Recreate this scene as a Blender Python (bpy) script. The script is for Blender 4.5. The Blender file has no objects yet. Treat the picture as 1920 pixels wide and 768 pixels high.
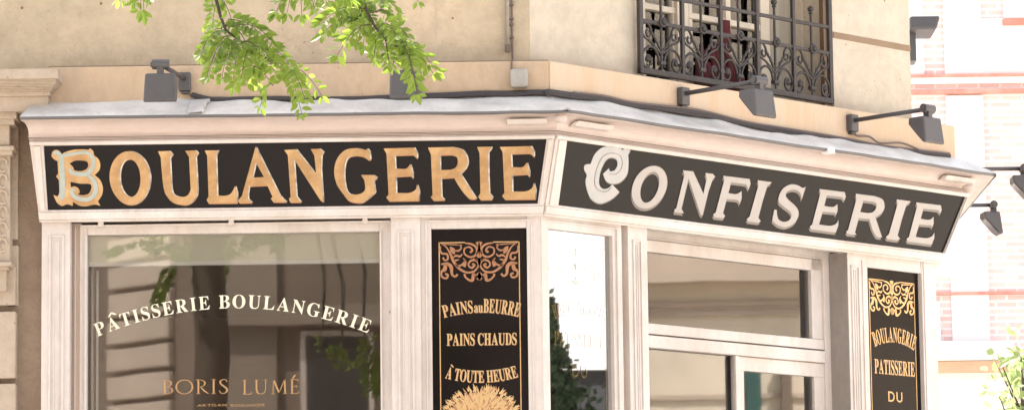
import bpy, bmesh, math, random
from mathutils import Vector, Matrix, noise
random.seed(7)
sc = bpy.context.scene
col = sc.collection
PI = math.pi
# ------------------------------------------------------------------ camera
F = 7088.0; HW, HH = 960.0, 384.0
YAW, PITCH, ROLL = math.radians(-.2406), math.radians(7.829), math.radians(-.7189)
def cam_axes():
    cy, sy, cp, sp, cr, sr = math.cos(YAW), math.sin(YAW), math.cos(PITCH), math.sin(PITCH), math.cos(ROLL), math.sin(ROLL)
    f = Vector((sy*cp, cy*cp, sp)); r = Vector((cy, -sy, 0)); u = r.cross(f)
    return cr*r+sr*u, -sr*r+cr*u, f
RX, UX, FX = cam_axes()
def ray(px, py): return FX + RX*((px-HW)/F) + UX*((HH-py)/F)
CAMY, EYE = -16.0, 1.6
_d = ray(1014.5, 400)
CAM = Vector((-_d.x*(-CAMY/_d.y), CAMY, EYE))
cd = bpy.data.cameras.new('camera'); cam = bpy.data.objects.new('camera', cd); col.objects.link(cam)
cd.sensor_width = 36; cd.sensor_fit = 'HORIZONTAL'; cd.lens = 36*F/1920; cd.clip_end = 2000; cd.clip_start = .1
cam.matrix_world = Matrix(((RX.x, UX.x, -FX.x, CAM.x), (RX.y, UX.y, -FX.y, CAM.y), (RX.z, UX.z, -FX.z, CAM.z), (0, 0, 0, 1)))
sc.camera = cam
# ------------------------------------------------------------------ light
SUN_AZ = Vector((-.70, .714)); SUN_EL = math.radians(54)
w = bpy.data.worlds.new('World'); sc.world = w; w.use_nodes = True
nt = w.node_tree; sky = nt.nodes.new('ShaderNodeTexSky'); sky.sky_type = 'NISHITA'; sky.sun_disc = False
sky.sun_elevation = SUN_EL; sky.sun_rotation = math.atan2(SUN_AZ.x, SUN_AZ.y)
sky.air_density = 1.0; sky.dust_density = 3.0; sky.ozone_density = .6
nt.nodes['Background'].inputs[1].default_value = .15
hs = nt.nodes.new('ShaderNodeHueSaturation'); hs.inputs['Saturation'].default_value = .38
nt.links.new(sky.outputs[0], hs.inputs['Color']); nt.links.new(hs.outputs[0], nt.nodes['Background'].inputs[0])
sl = bpy.data.lights.new('sun', 'SUN'); sl.energy = 4.5; sl.angle = math.radians(.53); sl.color = (1, .955, .89)
so = bpy.data.objects.new('sun', sl); col.objects.link(so)
sd = Vector((SUN_AZ.x*math.cos(SUN_EL), SUN_AZ.y*math.cos(SUN_EL), math.sin(SUN_EL)))
so.rotation_euler = sd.to_track_quat('Z', 'Y').to_euler(); so.location = (-7, 8, 14)
vs = sc.view_settings; vs.view_transform = 'Standard'; vs.look = 'None'; vs.gamma = 1; vs.exposure = 1.78; vs.use_curve_mapping = False
# ------------------------------------------------------------------ walls' frames
class Wall:
    def __init__(s, O, sd, nd): s.O = Vector((*O, 0)); s.s = Vector((*sd, 0)); s.n = Vector((*nd, 0))
    def P(s, a, o, z): return s.O + s.s*a + s.n*o + Vector((0, 0, z))
    def loc(s, px, py, o=0., tilt=None):
        d = ray(px, py); oo = o
        for _ in range(1 if tilt is None else 12):
            t = (oo-(CAM-s.O).dot(s.n))/d.dot(s.n); p = CAM + d*t
            if tilt: oo = tilt(p.z)
        return (p-s.O).dot(s.s), p.z
C_ = math.sqrt(.5)
L = Wall((0, 0), (1, 0), (0, -1)); R = Wall((0, 0), (C_, C_), (C_, -C_))
WR = R.loc(1757, 600)[0]
C2 = (WR*C_, WR*C_); T = Wall(C2, (0, 1), (1, 0))
def zat(o, y, x=500): return L.loc(x, y, o)[1]
def sL(px, y=600, o=0.): return L.loc(px, y, o)[0]
def sR(px, y=600, o=0.): return R.loc(px, y, o)[0]
def zL(y, px, o=0.): return L.loc(px, y, o)[1]
def zR(y, px, o=0.): return R.loc(px, y, o)[1]
# ------------------------------------------------------------------ materials
def rgb(c): return (c[0], c[1], c[2], 1)
def mat(name, base, rough=.6, metal=0., var=0., var_scale=4., var_col=None, bump=0., bump_scale=40., spec=.5, ior=None, coat=0., rvar=0., stretch=(1, 1, 1), spots=None, fine=0., pits=0., dirt=None):
    m = bpy.data.materials.new(name); m.use_nodes = True; t = m.node_tree; b = t.nodes['Principled BSDF']
    b.inputs['Roughness'].default_value = rough; b.inputs['Metallic'].default_value = metal
    b.inputs['Specular IOR Level'].default_value = spec
    if ior: b.inputs['IOR'].default_value = ior
    b.inputs['Coat Weight'].default_value = coat; b.inputs['Coat Roughness'].default_value = .04
    b.inputs['Base Color'].default_value = rgb(base)
    co = t.nodes.new('ShaderNodeTexCoord'); mp = t.nodes.new('ShaderNodeMapping'); mp.inputs['Scale'].default_value = stretch
    t.links.new(co.outputs['Object'], mp.inputs[0]); V = mp.outputs[0]
    def nz(sca, det=6, ro=.6):
        n = t.nodes.new('ShaderNodeTexNoise'); n.inputs['Scale'].default_value = sca; n.inputs['Detail'].default_value = det; n.inputs['Roughness'].default_value = ro
        t.links.new(V, n.inputs['Vector']); return n.outputs[0]
    def ramp(src, a, c, p=0., q=1.):
        r = t.nodes.new('ShaderNodeMapRange'); r.inputs[1].default_value = a; r.inputs[2].default_value = c; r.inputs[3].default_value = p; r.inputs[4].default_value = q
        t.links.new(src, r.inputs[0]); return r.outputs[0]
    def mix(f, A, B):
        x = t.nodes.new('ShaderNodeMix'); x.data_type = 'RGBA'; t.links.new(f, x.inputs[0])
        for i, v in ((6, A), (7, B)):
            if isinstance(v, tuple): x.inputs[i].default_value = rgb(v)
            else: t.links.new(v, x.inputs[i])
        return x.outputs[2]
    cur = tuple(base)
    if var:
        vc = var_col or tuple(x*.6 for x in base)
        cur = mix(ramp(nz(var_scale), .38, .68, 0, var), cur, vc)
    if fine:
        cur = mix(ramp(nz(var_scale*9, 8, .7), .4, .7, 0, fine), cur, tuple(x*.55 for x in base))
    if spots:
        vo = t.nodes.new('ShaderNodeTexVoronoi'); vo.inputs['Scale'].default_value = spots[0]; vo.inputs['Randomness'].default_value = 1
        t.links.new(V, vo.inputs['Vector'])
        sp = ramp(vo.outputs['Distance'], spots[1]*.6, spots[1], 1, 0)
        sel = ramp(vo.outputs['Color'], spots[3], spots[3]+.05, 0, 1) if len(spots) > 3 else None
        if sel:
            mu = t.nodes.new('ShaderNodeMath'); mu.operation = 'MULTIPLY'; t.links.new(sp, mu.inputs[0]); t.links.new(sel, mu.inputs[1]); sp = mu.outputs[0]
        cur = mix(sp, cur, spots[2])
    pit = None
    if pits:   # small holes of very different sizes, in loose groups
        vo = t.nodes.new('ShaderNodeTexVoronoi'); vo.inputs['Scale'].default_value = 26; t.links.new(V, vo.inputs['Vector'])
        msk = ramp(nz(2.3, 3), .52, .62, 0, 1); sz_ = ramp(nz(14, 2), .35, .75, .02, .20)
        sub = t.nodes.new('ShaderNodeMath'); sub.operation = 'LESS_THAN'; t.links.new(vo.outputs['Distance'], sub.inputs[0]); t.links.new(sz_, sub.inputs[1])
        mu = t.nodes.new('ShaderNodeMath'); mu.operation = 'MULTIPLY'; t.links.new(sub.outputs[0], mu.inputs[0]); t.links.new(msk, mu.inputs[1])
        mu2 = t.nodes.new('ShaderNodeMath'); mu2.operation = 'MULTIPLY'; mu2.inputs[1].default_value = pits; t.links.new(mu.outputs[0], mu2.inputs[0])
        cur = mix(mu2.outputs[0], cur, tuple(x*.35 for x in base))
    if dirt:   # grime stain with a ragged edge along a height band (z0, z1), colour
        sx_ = t.nodes.new('ShaderNodeSeparateXYZ'); t.links.new(co.outputs['Object'], sx_.inputs[0])
        ba = ramp(sx_.outputs[2], dirt[0], dirt[1], 1, 0)
        n3 = t.nodes.new('ShaderNodeTexNoise'); n3.inputs['Scale'].default_value = 3.2; n3.inputs['Detail'].default_value = 8; n3.inputs['Roughness'].default_value = .65; t.links.new(co.outputs['Object'], n3.inputs['Vector'])
        ad = t.nodes.new('ShaderNodeMath'); ad.operation = 'ADD'; t.links.new(ba, ad.inputs[0]); t.links.new(n3.outputs[0], ad.inputs[1])
        cur = mix(ramp(ad.outputs[0], .85, 1.45, 0, dirt[2]), cur, dirt[3])
    if not isinstance(cur, tuple): t.links.new(cur, b.inputs['Base Color'])
    if rvar: t.links.new(ramp(nz(var_scale*2), .3, .7, rough, rough+rvar), b.inputs['Roughness'])
    if bump:
        bp = t.nodes.new('ShaderNodeBump'); bp.inputs['Strength'].default_value = bump; bp.inputs['Distance'].default_value = .01
        t.links.new(nz(bump_scale, 8), bp.inputs['Height']); t.links.new(bp.outputs[0], b.inputs['Normal'])
    return m
M = {}
M['stone'] = mat('limestone render', (.63, .50, .35), .9, var=1., var_scale=1.8, var_col=(.50, .41, .29), bump=.6, bump_scale=25, fine=.5, spots=(9, .07, (.2, .12, .07), .7), spec=.2, pits=.8, dirt=(4.36, 4.56, .4, (.36, .27, .18)))
M['stone_r'] = mat('pale limestone', (.62, .54, .44), .9, var=.9, var_scale=1.6, var_col=(.54, .46, .36), bump=.6, bump_scale=25, fine=.38, spots=(10, .08, (.3, .2, .12), .72), spec=.2, pits=.7, dirt=(4.36, 4.58, .7, (.40, .31, .22)))
M['ledge'] = mat('ledge stone', (.60, .435, .29), .9, var=1., var_scale=2.2, var_col=(.50, .38, .27), bump=.35, bump_scale=30, fine=.35, pits=.5, stretch=(1, 1, .5), spec=.2)
M['ledge_r'] = mat('streaked ledge stone', (.62, .45, .31), .9, var=.7, var_scale=9, var_col=(.62, .52, .4), bump=.3, bump_scale=30, fine=.15, stretch=(1, 1, .15), spec=.2)
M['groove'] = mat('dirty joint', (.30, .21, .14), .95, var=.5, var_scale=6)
M['nstone'] = mat('neighbour stone', (.55, .45, .35), .9, var=.7, var_scale=3, var_col=(.4, .32, .25), bump=.6, bump_scale=35, fine=.35, spots=(16, .1, (.25, .16, .12), .6), spec=.2, pits=.8)
M['nrough'] = mat('rough brown render', (.36, .27, .20), .95, var=.6, var_scale=3, var_col=(.27, .2, .15), bump=.9, bump_scale=60, fine=.4, spec=.2)
M['paint'] = mat('old cream paint', (.75, .68, .64), .5, var=1., var_scale=3, var_col=(.62, .54, .48), bump=.3, bump_scale=45, fine=.30, stretch=(1, 1, .45), spots=(17, .06, (.30, .18, .11), .86), rvar=.25)
M['paint_d'] = mat('shaded cream paint', (.66, .55, .47), .6, var=.6, var_scale=4, var_col=(.54, .43, .35), bump=.15, stretch=(1, 1, .25), fine=.1)  # darker copy of the cream paint, recess shade put into the colour
M['pink'] = mat('crown paint', (.66, .56, .52), .6, var=.8, var_scale=2.5, var_col=(.60, .48, .41), bump=.3, stretch=(.6, .6, 1.8), fine=.22, spots=(13, .06, (.30, .18, .11), .8))
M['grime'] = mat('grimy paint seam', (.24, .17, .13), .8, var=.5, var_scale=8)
M['shadow_gap'] = mat('painted gap shade', (.05, .035, .03), .9)  # near-black colour stands in for shade in the head gaps
M['zinc'] = mat('weathered zinc', (.70, .67, .63), .5, 0, var=1., var_scale=6, var_col=(.50, .47, .44), bump=.5, bump_scale=14, fine=.3, pits=.4, spots=(7, .07, (.22, .18, .15), .7))
M['zedge'] = mat('zinc drip edge', (.16, .15, .15), .5, .4)
M['black'] = mat('black glass', (.012, .009, .009), .06, coat=.0, ior=1.42, spec=.2)
M['black_r'] = mat('black glass with film', (.014, .011, .010), .12, ior=1.45, spec=.16, bump=.05, bump_scale=4)
M['black_m'] = mat('mirror black glass', (.012, .012, .012), .012, ior=3.6, spec=.9)
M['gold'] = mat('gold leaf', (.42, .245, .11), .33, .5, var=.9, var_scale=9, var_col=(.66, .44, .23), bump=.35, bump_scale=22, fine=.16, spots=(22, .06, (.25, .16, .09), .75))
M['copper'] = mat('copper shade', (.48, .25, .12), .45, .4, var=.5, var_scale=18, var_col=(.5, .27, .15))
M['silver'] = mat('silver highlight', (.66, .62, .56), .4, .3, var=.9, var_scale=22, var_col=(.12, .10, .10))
M['green_silver'] = mat('pale green leaf', (.36, .41, .37), .45, .2, var=.5, var_scale=30, var_col=(.50, .53, .50))
M['ink'] = mat('painted outline', (.03, .025, .025), .5)
M['cream'] = mat('cream lettering', (.44, .40, .375), .5, var=.4, var_scale=12, var_col=(.37, .335, .31), bump=.1)
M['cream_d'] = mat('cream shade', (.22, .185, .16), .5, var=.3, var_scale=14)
M['cream_l'] = mat('pearl leaf', (.40, .41, .41), .45, .1, var=.8, var_scale=16, var_col=(.50, .45, .43))
M['gilt'] = mat('fine gilding', (.74, .50, .24), .38, .6, var=.6, var_scale=40, var_col=(.5, .27, .14))
M['gilt_l'] = mat('light gilding', (.68, .47, .23), .42, .35, var=.6, var_scale=50, var_col=(.62, .40, .2))
M['gilt_m'] = mat('gilding behind mirror glass', (.24, .17, .06), .012, .0, ior=3.6, spec=.9)
M['gilt_d'] = mat('dark gilding', (.46, .22, .11), .5, .4, var=.6, var_scale=40, var_col=(.3, .14, .08))
M['ivory'] = mat('ivory vinyl', (.86, .80, .62), .5)
M['vgold'] = mat('gold vinyl', (.50, .30, .14), .45, .4)
M['blind'] = mat('roller blind', (.92, .90, .78), .8, var=.3, var_scale=4, var_col=(.88, .86, .74))
M['bar'] = mat('white bar', (.97, .97, .95), .4)
M['iron'] = mat('old iron', (.045, .038, .037), .5, .2, var=.6, var_scale=14, var_col=(.075, .06, .055), bump=.3, bump_scale=60)
M['lamp'] = mat('dark grey lamp casing', (.085, .078, .08), .42, .1, bump=.2, bump_scale=90, var=.4, var_scale=8, var_col=(.12, .11, .11))
M['lamp_glass'] = mat('lamp glass', (.25, .27, .3), .1, 0, ior=1.5)
M['cable'] = mat('black cable', (.045, .035, .035), .6, bump=.2)
M['cable_b'] = mat('brown cable', (.16, .11, .09), .6)
M['plastic'] = mat('old grey plastic', (.42, .40, .36), .5, var=.8, var_scale=10, var_col=(.28, .25, .21))
M['woodpaint'] = mat('cream window paint', (.70, .60, .48), .5, var=.4, var_scale=5)
M['shutter'] = mat('brown shutter', (.26, .17, .11), .7, var=.6, var_scale=7, stretch=(3, 3, .5))
M['curtain'] = mat('curtain', (.42, .37, .29), .9, var=.5, var_scale=3, stretch=(14, 14, .5))
M['red'] = mat('dark red cloth', (.12, .015, .02), .8, var=.5, var_scale=8)
M['inner'] = mat('room wall', (.34, .23, .16), .85, var=.4, var_scale=1.5)
M['inner_c'] = mat('room ceiling', (.62, .47, .36), .85, var=.3, var_scale=1)
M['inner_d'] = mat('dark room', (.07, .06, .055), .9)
M['teal'] = mat('teal paint', (.04, .10, .085), .5)
M['leaf_dark'] = mat('topiary', (.03, .06, .02), .7)
M['asphalt'] = mat('worn sett paving', (.34, .31, .275), .9, var=.4, var_scale=3, bump=.4)
M['pave'] = mat('pavement', (.46, .42, .37), .9, var=.4, var_scale=3)
M['kerb'] = mat('granite kerb', (.40, .39, .37), .8, var=.4, var_scale=9)
M['ostone'] = mat('opposite stone', (.60, .48, .38), .9, var=.5, var_scale=.8, var_col=(.40, .32, .25), fine=.15)
M['ostone_d'] = mat('opposite brown stone', (.22, .165, .125), .9, var=.5, var_scale=1)
M['ostone_m'] = mat('opposite band stone', (.28, .22, .17), .9, var=.4, var_scale=1)
M['ograve'] = mat('deep joint', (.05, .035, .03), .9)
M['owin'] = mat('far window glass', (.03, .028, .025), .5)
M['bark'] = mat('bark', (.10, .075, .055), .9, bump=.9, bump_scale=20, var=.5, var_scale=8, stretch=(1, 1, .3))
M['pstone'] = mat('sunlit pale stone', (.80, .68, .53), .9, var=.5, var_scale=1)
M['dslate'] = mat('dark slate', (.03, .03, .032), .7)
M['bounce_pave'] = mat('pale bounce paving', (.62, .56, .48), .9, var=.4, var_scale=2)  # pale tone chosen to throw sunlight back up
M['white_b'] = mat('white render', (.78, .75, .74), .85, var=.3, var_scale=1)
M['pot'] = mat('dark cast iron bracket', (.06, .06, .065), .5)
def glass(name, ior, tint=(1, 1, 1)):
    m = bpy.data.materials.new(name); m.use_nodes = True; t = m.node_tree; t.nodes.remove(t.nodes['Principled BSDF'])
    out = [n for n in t.nodes if n.type == 'OUTPUT_MATERIAL'][0]
    a = t.nodes.new('ShaderNodeBsdfTransparent'); a.inputs[0].default_value = rgb(tint); g = t.nodes.new('ShaderNodeBsdfGlossy'); g.inputs['Roughness'].default_value = .016
    fr = t.nodes.new('ShaderNodeFresnel'); fr.inputs[0].default_value = ior; x = t.nodes.new('ShaderNodeMixShader')
    n = t.nodes.new('ShaderNodeTexNoise'); n.inputs['Scale'].default_value = 1.6; co = t.nodes.new('ShaderNodeTexCoord'); t.links.new(co.outputs['Object'], n.inputs['Vector'])
    b = t.nodes.new('ShaderNodeBump'); b.inputs['Strength'].default_value = .012; b.inputs['Distance'].default_value = .02; t.links.new(n.outputs[0], b.inputs['Height'])
    t.links.new(b.outputs[0], g.inputs['Normal'])
    t.links.new(fr.outputs[0], x.inputs[0]); t.links.new(a.outputs[0], x.inputs[1]); t.links.new(g.outputs[0], x.inputs[2]); t.links.new(x.outputs[0], out.inputs[0])
    return m
M['glass'] = glass('window glass', 1.8, (.97, .97, .96))
M['glass_r'] = glass('door glass', 2.9, (.97, .97, .96))
def leafmat(name, base, tr):
    m = bpy.data.materials.new(name); m.use_nodes = True; t = m.node_tree; b = t.nodes['Principled BSDF']
    out = [n for n in t.nodes if n.type == 'OUTPUT_MATERIAL'][0]
    g = t.nodes.new('ShaderNodeNewGeometry'); mx = t.nodes.new('ShaderNodeMix'); mx.data_type = 'RGBA'
    mx.inputs[6].default_value = rgb(base); mx.inputs[7].default_value = rgb((base[0]*1.7, base[1]*1.35, base[2]*1.1)); t.links.new(g.outputs['Random Per Island'], mx.inputs[0])
    t.links.new(mx.outputs[2], b.inputs['Base Color']); b.inputs['Roughness'].default_value = .45; b.inputs['Specular IOR Level'].default_value = .25
    tl = t.nodes.new('ShaderNodeBsdfTranslucent'); tl.inputs[0].default_value = rgb(tr); x = t.nodes.new('ShaderNodeMixShader'); x.inputs[0].default_value = .5
    t.links.new(b.outputs[0], x.inputs[1]); t.links.new(tl.outputs[0], x.inputs[2]); t.links.new(x.outputs[0], out.inputs[0])
    return m
M['leaf'] = leafmat('locust leaf', (.030, .060, .018), (.40, .54, .08))
M['leaf2'] = leafmat('young leaf', (.12, .18, .08), (.40, .50, .20))
def brickmat():
    m = bpy.data.materials.new('pink brick'); m.use_nodes = True; t = m.node_tree; b = t.nodes['Principled BSDF']
    br = t.nodes.new('ShaderNodeTexBrick'); co = t.nodes.new('ShaderNodeTexCoord'); mp = t.nodes.new('ShaderNodeMapping')
    mp.inputs['Rotation'].default_value = (PI/2, 0, 0)
    t.links.new(co.outputs['Object'], mp.inputs[0]); t.links.new(mp.outputs[0], br.inputs['Vector'])
    br.inputs['Color1'].default_value = rgb((.72, .48, .45)); br.inputs['Color2'].default_value = rgb((.78, .58, .55)); br.inputs['Mortar'].default_value = rgb((.80, .72, .70))
    br.inputs['Scale'].default_value = 1; br.inputs['Brick Width'].default_value = .22; br.inputs['Row Height'].default_value = .068; br.inputs['Mortar Size'].default_value = .012
    t.links.new(br.outputs[0], b.inputs['Base Color']); b.inputs['Roughness'].default_value = .9
    return m
M['brick'] = brickmat()
M['redbrick'] = mat('red brick course', (.62, .22, .17), .9, var=.7, var_scale=6, var_col=(.75, .4, .34))
# ------------------------------------------------------------------ builders
def tag(o, label=None, cat=None, group=None, kind=None):
    if label: o['label'] = label
    if cat: o['category'] = cat
    if group: o['group'] = group
    if kind: o['kind'] = kind
    return o
def empty(name, loc, label, cat, group=None):
    o = bpy.data.objects.new(name, None); col.objects.link(o); o.location = loc; o.empty_display_size = .1
    return tag(o, label, cat, group)
def org(o):
    v = Vector((0, 0, 0))
    while o is not None: v += Vector(o.location); o = o.parent
    return v
class MB:
    def __init__(s): s.v = []; s.f = []; s.m = []; s.k = 0
    def add(s, vs_, fs, k=None):
        n = len(s.v); s.v += [Vector(v) for v in vs_]; s.f += [tuple(n+i for i in f) for f in fs]; s.m += [s.k if k is None else k]*len(fs)
    def hexa(s, p):  # p: 8 pts bottom 4 ccw, top 4
        s.add(p, [(3, 2, 1, 0), (4, 5, 6, 7), (0, 1, 5, 4), (1, 2, 6, 5), (2, 3, 7, 6), (3, 0, 4, 7)])
    def box(s, W, a0, a1, z0, z1, o0, o1):
        s.hexa([W.P(a0, o1, z0), W.P(a1, o1, z0), W.P(a1, o0, z0), W.P(a0, o0, z0), W.P(a0, o1, z1), W.P(a1, o1, z1), W.P(a1, o0, z1), W.P(a0, o0, z1)])
    def xbox(s, x0, x1, y0, y1, z0, z1):
        s.hexa([(x0, y0, z0), (x1, y0, z0), (x1, y1, z0), (x0, y1, z0), (x0, y0, z1), (x1, y0, z1), (x1, y1, z1), (x0, y1, z1)])
    def prism(s, poly, z0, z1):
        n = len(poly); s.add([(*p, z0) for p in poly]+[(*p, z1) for p in poly], [tuple(range(n-1, -1, -1)), tuple(range(n, 2*n))]+[(i, (i+1) % n, n+(i+1) % n, n+i) for i in range(n)])
    def tube(s, pts, r, n=6, r2=None, caps=True, flat=None):
        pts = [Vector(p) for p in pts]; rings = []; prev = None
        for i, p in enumerate(pts):
            d = (pts[min(i+1, len(pts)-1)]-pts[max(i-1, 0)]).normalized()
            a = prev if prev is not None else (Vector((0, 0, 1)) if abs(d.z) < .9 else Vector((1, 0, 0)))
            a = (a-d*a.dot(d)).normalized(); prev = a; b = d.cross(a)
            rr = r[i] if isinstance(r, (list, tuple)) else (r if r2 is None else r+(r2-r)*i/(len(pts)-1))
            rings.append([p+(a*math.cos(2*PI*k/n)+b*math.sin(2*PI*k/n))*rr for k in range(n)])
        vs_ = [v for q in rings for v in q]; fs = []
        for i in range(len(pts)-1):
            for k in range(n): fs.append((i*n+k, i*n+(k+1) % n, (i+1)*n+(k+1) % n, (i+1)*n+k))
        if caps: fs += [tuple(range(n-1, -1, -1)), tuple(range((len(pts)-1)*n, len(pts)*n))]
        s.add(vs_, fs)
    def lathe(s, prof, c, ax=Vector((0, 0, 1)), n=12):
        ax = ax.normalized(); a = ax.orthogonal().normalized(); b = ax.cross(a); c = Vector(c)
        vs_ = [c+ax*h+(a*math.cos(2*PI*k/n)+b*math.sin(2*PI*k/n))*r for r, h in prof for k in range(n)]
        fs = [(i*n+k, i*n+(k+1) % n, (i+1)*n+(k+1) % n, (i+1)*n+k) for i in range(len(prof)-1) for k in range(n)]
        s.add(vs_, fs)
    def build(s, name, m, parent=None, bevel=0., smooth=False, fixn=True, at=None):
        me = bpy.data.meshes.new(name); o0 = org(parent) if parent else Vector((0, 0, 0))
        loc = Vector(at)-o0 if at is not None else Vector((0, 0, 0)); o0 = o0+loc
        me.from_pydata([tuple(v-o0) for v in s.v], [], s.f); ms = m if isinstance(m, (list, tuple)) else [m]
        for x in ms: me.materials.append(x)
        for p, k in zip(me.polygons, s.m): p.material_index = k; p.use_smooth = smooth
        if fixn:
            bm = bmesh.new(); bm.from_mesh(me); bmesh.ops.recalc_face_normals(bm, faces=bm.faces); bm.to_mesh(me); bm.free()
        me.update(); o = bpy.data.objects.new(name, me); col.objects.link(o); o.location = loc
        if parent: o.parent = parent
        if bevel:
            b = o.modifiers.new('bevel', 'BEVEL'); b.width = bevel; b.segments = 2; b.limit_method = 'ANGLE'; b.angle_limit = math.radians(35)
        return o
def cr_loop(pts, closed=True, sub=5):
    """pts (x,y,c) c=1 corner; catmull-rom through smooth points"""
    n = len(pts); out = []
    for i in range(n if closed else n-1):
        p1 = pts[i]; p2 = pts[(i+1) % n]
        p0 = pts[(i-1) % n] if (closed or i > 0) else p1; p3 = pts[(i+2) % n] if (closed or i < n-2) else p2
        c1 = len(p1) > 2 and p1[2]; c2 = len(p2) > 2 and p2[2]
        if c1 and c2: out.append(Vector(p1[:2])); continue
        a, b = Vector(p1[:2]), Vector(p2[:2])
        ta = (b-Vector(p0[:2]))*.5 if not c1 else (b-a)*.5; tb = (Vector(p3[:2])-a)*.5 if not c2 else (b-a)*.5
        for k in range(sub):
            t = k/sub; t2 = t*t; t3 = t2*t
            out.append(a*(2*t3-3*t2+1)+ta*(t3-2*t2+t)+b*(-2*t3+3*t2)+tb*(t3-t2))
    if not closed: out.append(Vector(pts[-1][:2]))
    return out
def fill(loops):
    """2D loops (even-odd) -> verts, faces via a filled 2D curve"""
    c = bpy.data.curves.new('tmp', 'CURVE'); c.dimensions = '2D'; c.fill_mode = 'BOTH'
    for lp in loops:
        s = c.splines.new('POLY'); s.points.add(len(lp)-1)
        for p, q in zip(s.points, lp): p.co = (q[0], q[1], 0, 1)
        s.use_cyclic_u = True
    o = bpy.data.objects.new('tmp', c); me = bpy.data.meshes.new_from_object(o)
    vs_ = [v.co.copy() for v in me.vertices]; fs = [tuple(p.vertices) for p in me.polygons]
    bpy.data.objects.remove(o); bpy.data.curves.remove(c); bpy.data.meshes.remove(me)
    return vs_, fs
def plate(mb, loops, mp, d0, d1, k=None):
    """flat plate from 2D loops; mp(x,y,d)->3D; top at d1, walls down to d0"""
    vs_, fs = fill(loops)
    mb.add([mp(v.x, v.y, d1) for v in vs_], fs, k)
    for lp in loops:
        n = len(lp)
        mb.add([mp(q[0], q[1], d1) for q in lp]+[mp(q[0], q[1], d0) for q in lp], [(i, (i+1) % n, n+(i+1) % n, n+i) for i in range(n)], k)
def ribbon(pts, ws, sub=6):
    c = cr_loop(pts, False, sub); n = len(c); A, B = [], []
    for i, p in enumerate(c):
        d = (c[min(i+1, n-1)]-c[max(i-1, 0)]); d.normalize(); nn = Vector((-d.y, d.x)); f = i/(n-1)*(len(ws)-1); k = min(int(f), len(ws)-2)
        wd = ws[k]+(ws[k+1]-ws[k])*(f-k); A.append(p+nn*wd/2); B.append(p-nn*wd/2)
    return A+B[::-1]
# fonts: glyph meshes of the built-in font
_g = {}
def glyph(ch):
    if ch in _g: return _g[ch]
    c = bpy.data.curves.new('g', 'FONT'); c.body = ch; c.size = 1; c.resolution_u = 4
    o = bpy.data.objects.new('g', c); me = bpy.data.meshes.new_from_object(o)
    vs_ = [v.co.copy() for v in me.vertices]; fs = [tuple(p.vertices) for p in me.polygons]
    xs = [v.x for v in vs_] or [0, .3]; r = (vs_, fs, min(xs), max(xs)); _g[ch] = r
    bpy.data.objects.remove(o); bpy.data.curves.remove(c); bpy.data.meshes.remove(me)
    return r
CAPH = max(v.y for v in glyph(chr(0x1D400+8))[0])
def bold(t): return [chr(0x1D400+ord(c)-65) if 'A' <= c <= 'Z' else (chr(0x1D41A+ord(c)-97) if 'a' <= c <= 'z' else c) for c in t]
def textmesh(mb, t, mp, width, cap, k=None, style='bold', gap=.10, d=.0, space=.35, acc={}):
    """lays text centred at x=0 .. returns; mp(x,y)->3D with x along the line in [-w/2,w/2]"""
    chars = bold(t) if style == 'bold' else list(t); sc_y = cap/CAPH; adv = []; x = 0
    for c in chars:
        if c == ' ': x += space; adv.append(None); continue
        vs_, fs, a, b = glyph(c); adv.append((x, a)); x += b-a+gap
    tot = x-gap; sx = width/tot
    for c, ad, raw in zip(chars, adv, t):
        if ad is None: continue
        vs_, fs, a, b = glyph(c); x0 = ad[0]
        mid = ((x0+(b-a)/2)-tot/2)*sx
        mb.add([mp(mid, ((v.x-a)-(b-a)/2)*sx, v.y*sc_y) for v in vs_], fs, k)
        if raw in acc:
            A = acc.get(raw)
# ------------------------------------------------------------------ ground
def setting(name, mb, m):
    o = mb.build(name, m); o['kind'] = 'structure'; return o
g = MB(); g.add([(-300, -300, 0), (300, -300, 0), (300, 300, 0), (-300, 300, 0)], [(0, 1, 2, 3)]); setting('ground', g, M['asphalt'])
g = MB(); g.prism([(-40, -2.2), (1.0, -2.2), (4.6, 1.4), (4.6, 30), (-40, 30)], -.05, .13); setting('pavement', g, M['pave'])
g = MB(); g.prism([(-40, -27), (-40, -20.5), (40, -20.5), (40, -27)], -.05, .131); setting('pavement', g, M['pave'])
g = MB(); g.prism([(4.8, -15), (22.8, -15), (22.8, 18), (7.5, 18), (5.0, 1.2)], -.05, .012); setting('pavement', g, M['bounce_pave'])  # unseen paved square added to bounce sun onto the chamfer and soffits
# ------------------------------------------------------------------ shop front: profile heights
zGB = zat(.04, 387.8); zGT = zat(.15, 266.7)
TL_ = .43
def tilt(z): return .035+TL_*(z-zGB)
OT = tilt(zGT)
def offpt(i, o, SLx=0):
    if i == 0: return Vector((SLx-.19*o, -o))
    if i == 1: return Vector((.41421*o, -o))
    if i == 2: return Vector((C2[0]+o, C2[1]-.41421*o))
    return Vector((C2[0]+o, C2[1]+4.0))
S0 = sL(77, 412)
def sweep(mb, prof, s0=S0, stations=(0, 1, 2, 3), k=None, closed=True, waves=None):
    n = len(prof); vs_ = []
    for i in stations:
        for o, z in prof:
            p = offpt(i, o, s0); vs_.append((p.x, p.y, z))
    fs = []
    for i in range(len(stations)-1):
        for j in range(n if closed else n-1):
            fs.append((i*n+j, i*n+(j+1) % n, (i+1)*n+(j+1) % n, (i+1)*n+j))
    if closed: fs += [tuple(range(n)), tuple(range(len(stations)*n-n, len(stations)*n))]
    mb.add(vs_, fs, k)
shop = empty('shopfront', (0, 0, 0), 'cream painted wooden bakery shopfront wrapping the corner under a sloping zinc flashing', 'shopfront')
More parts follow.
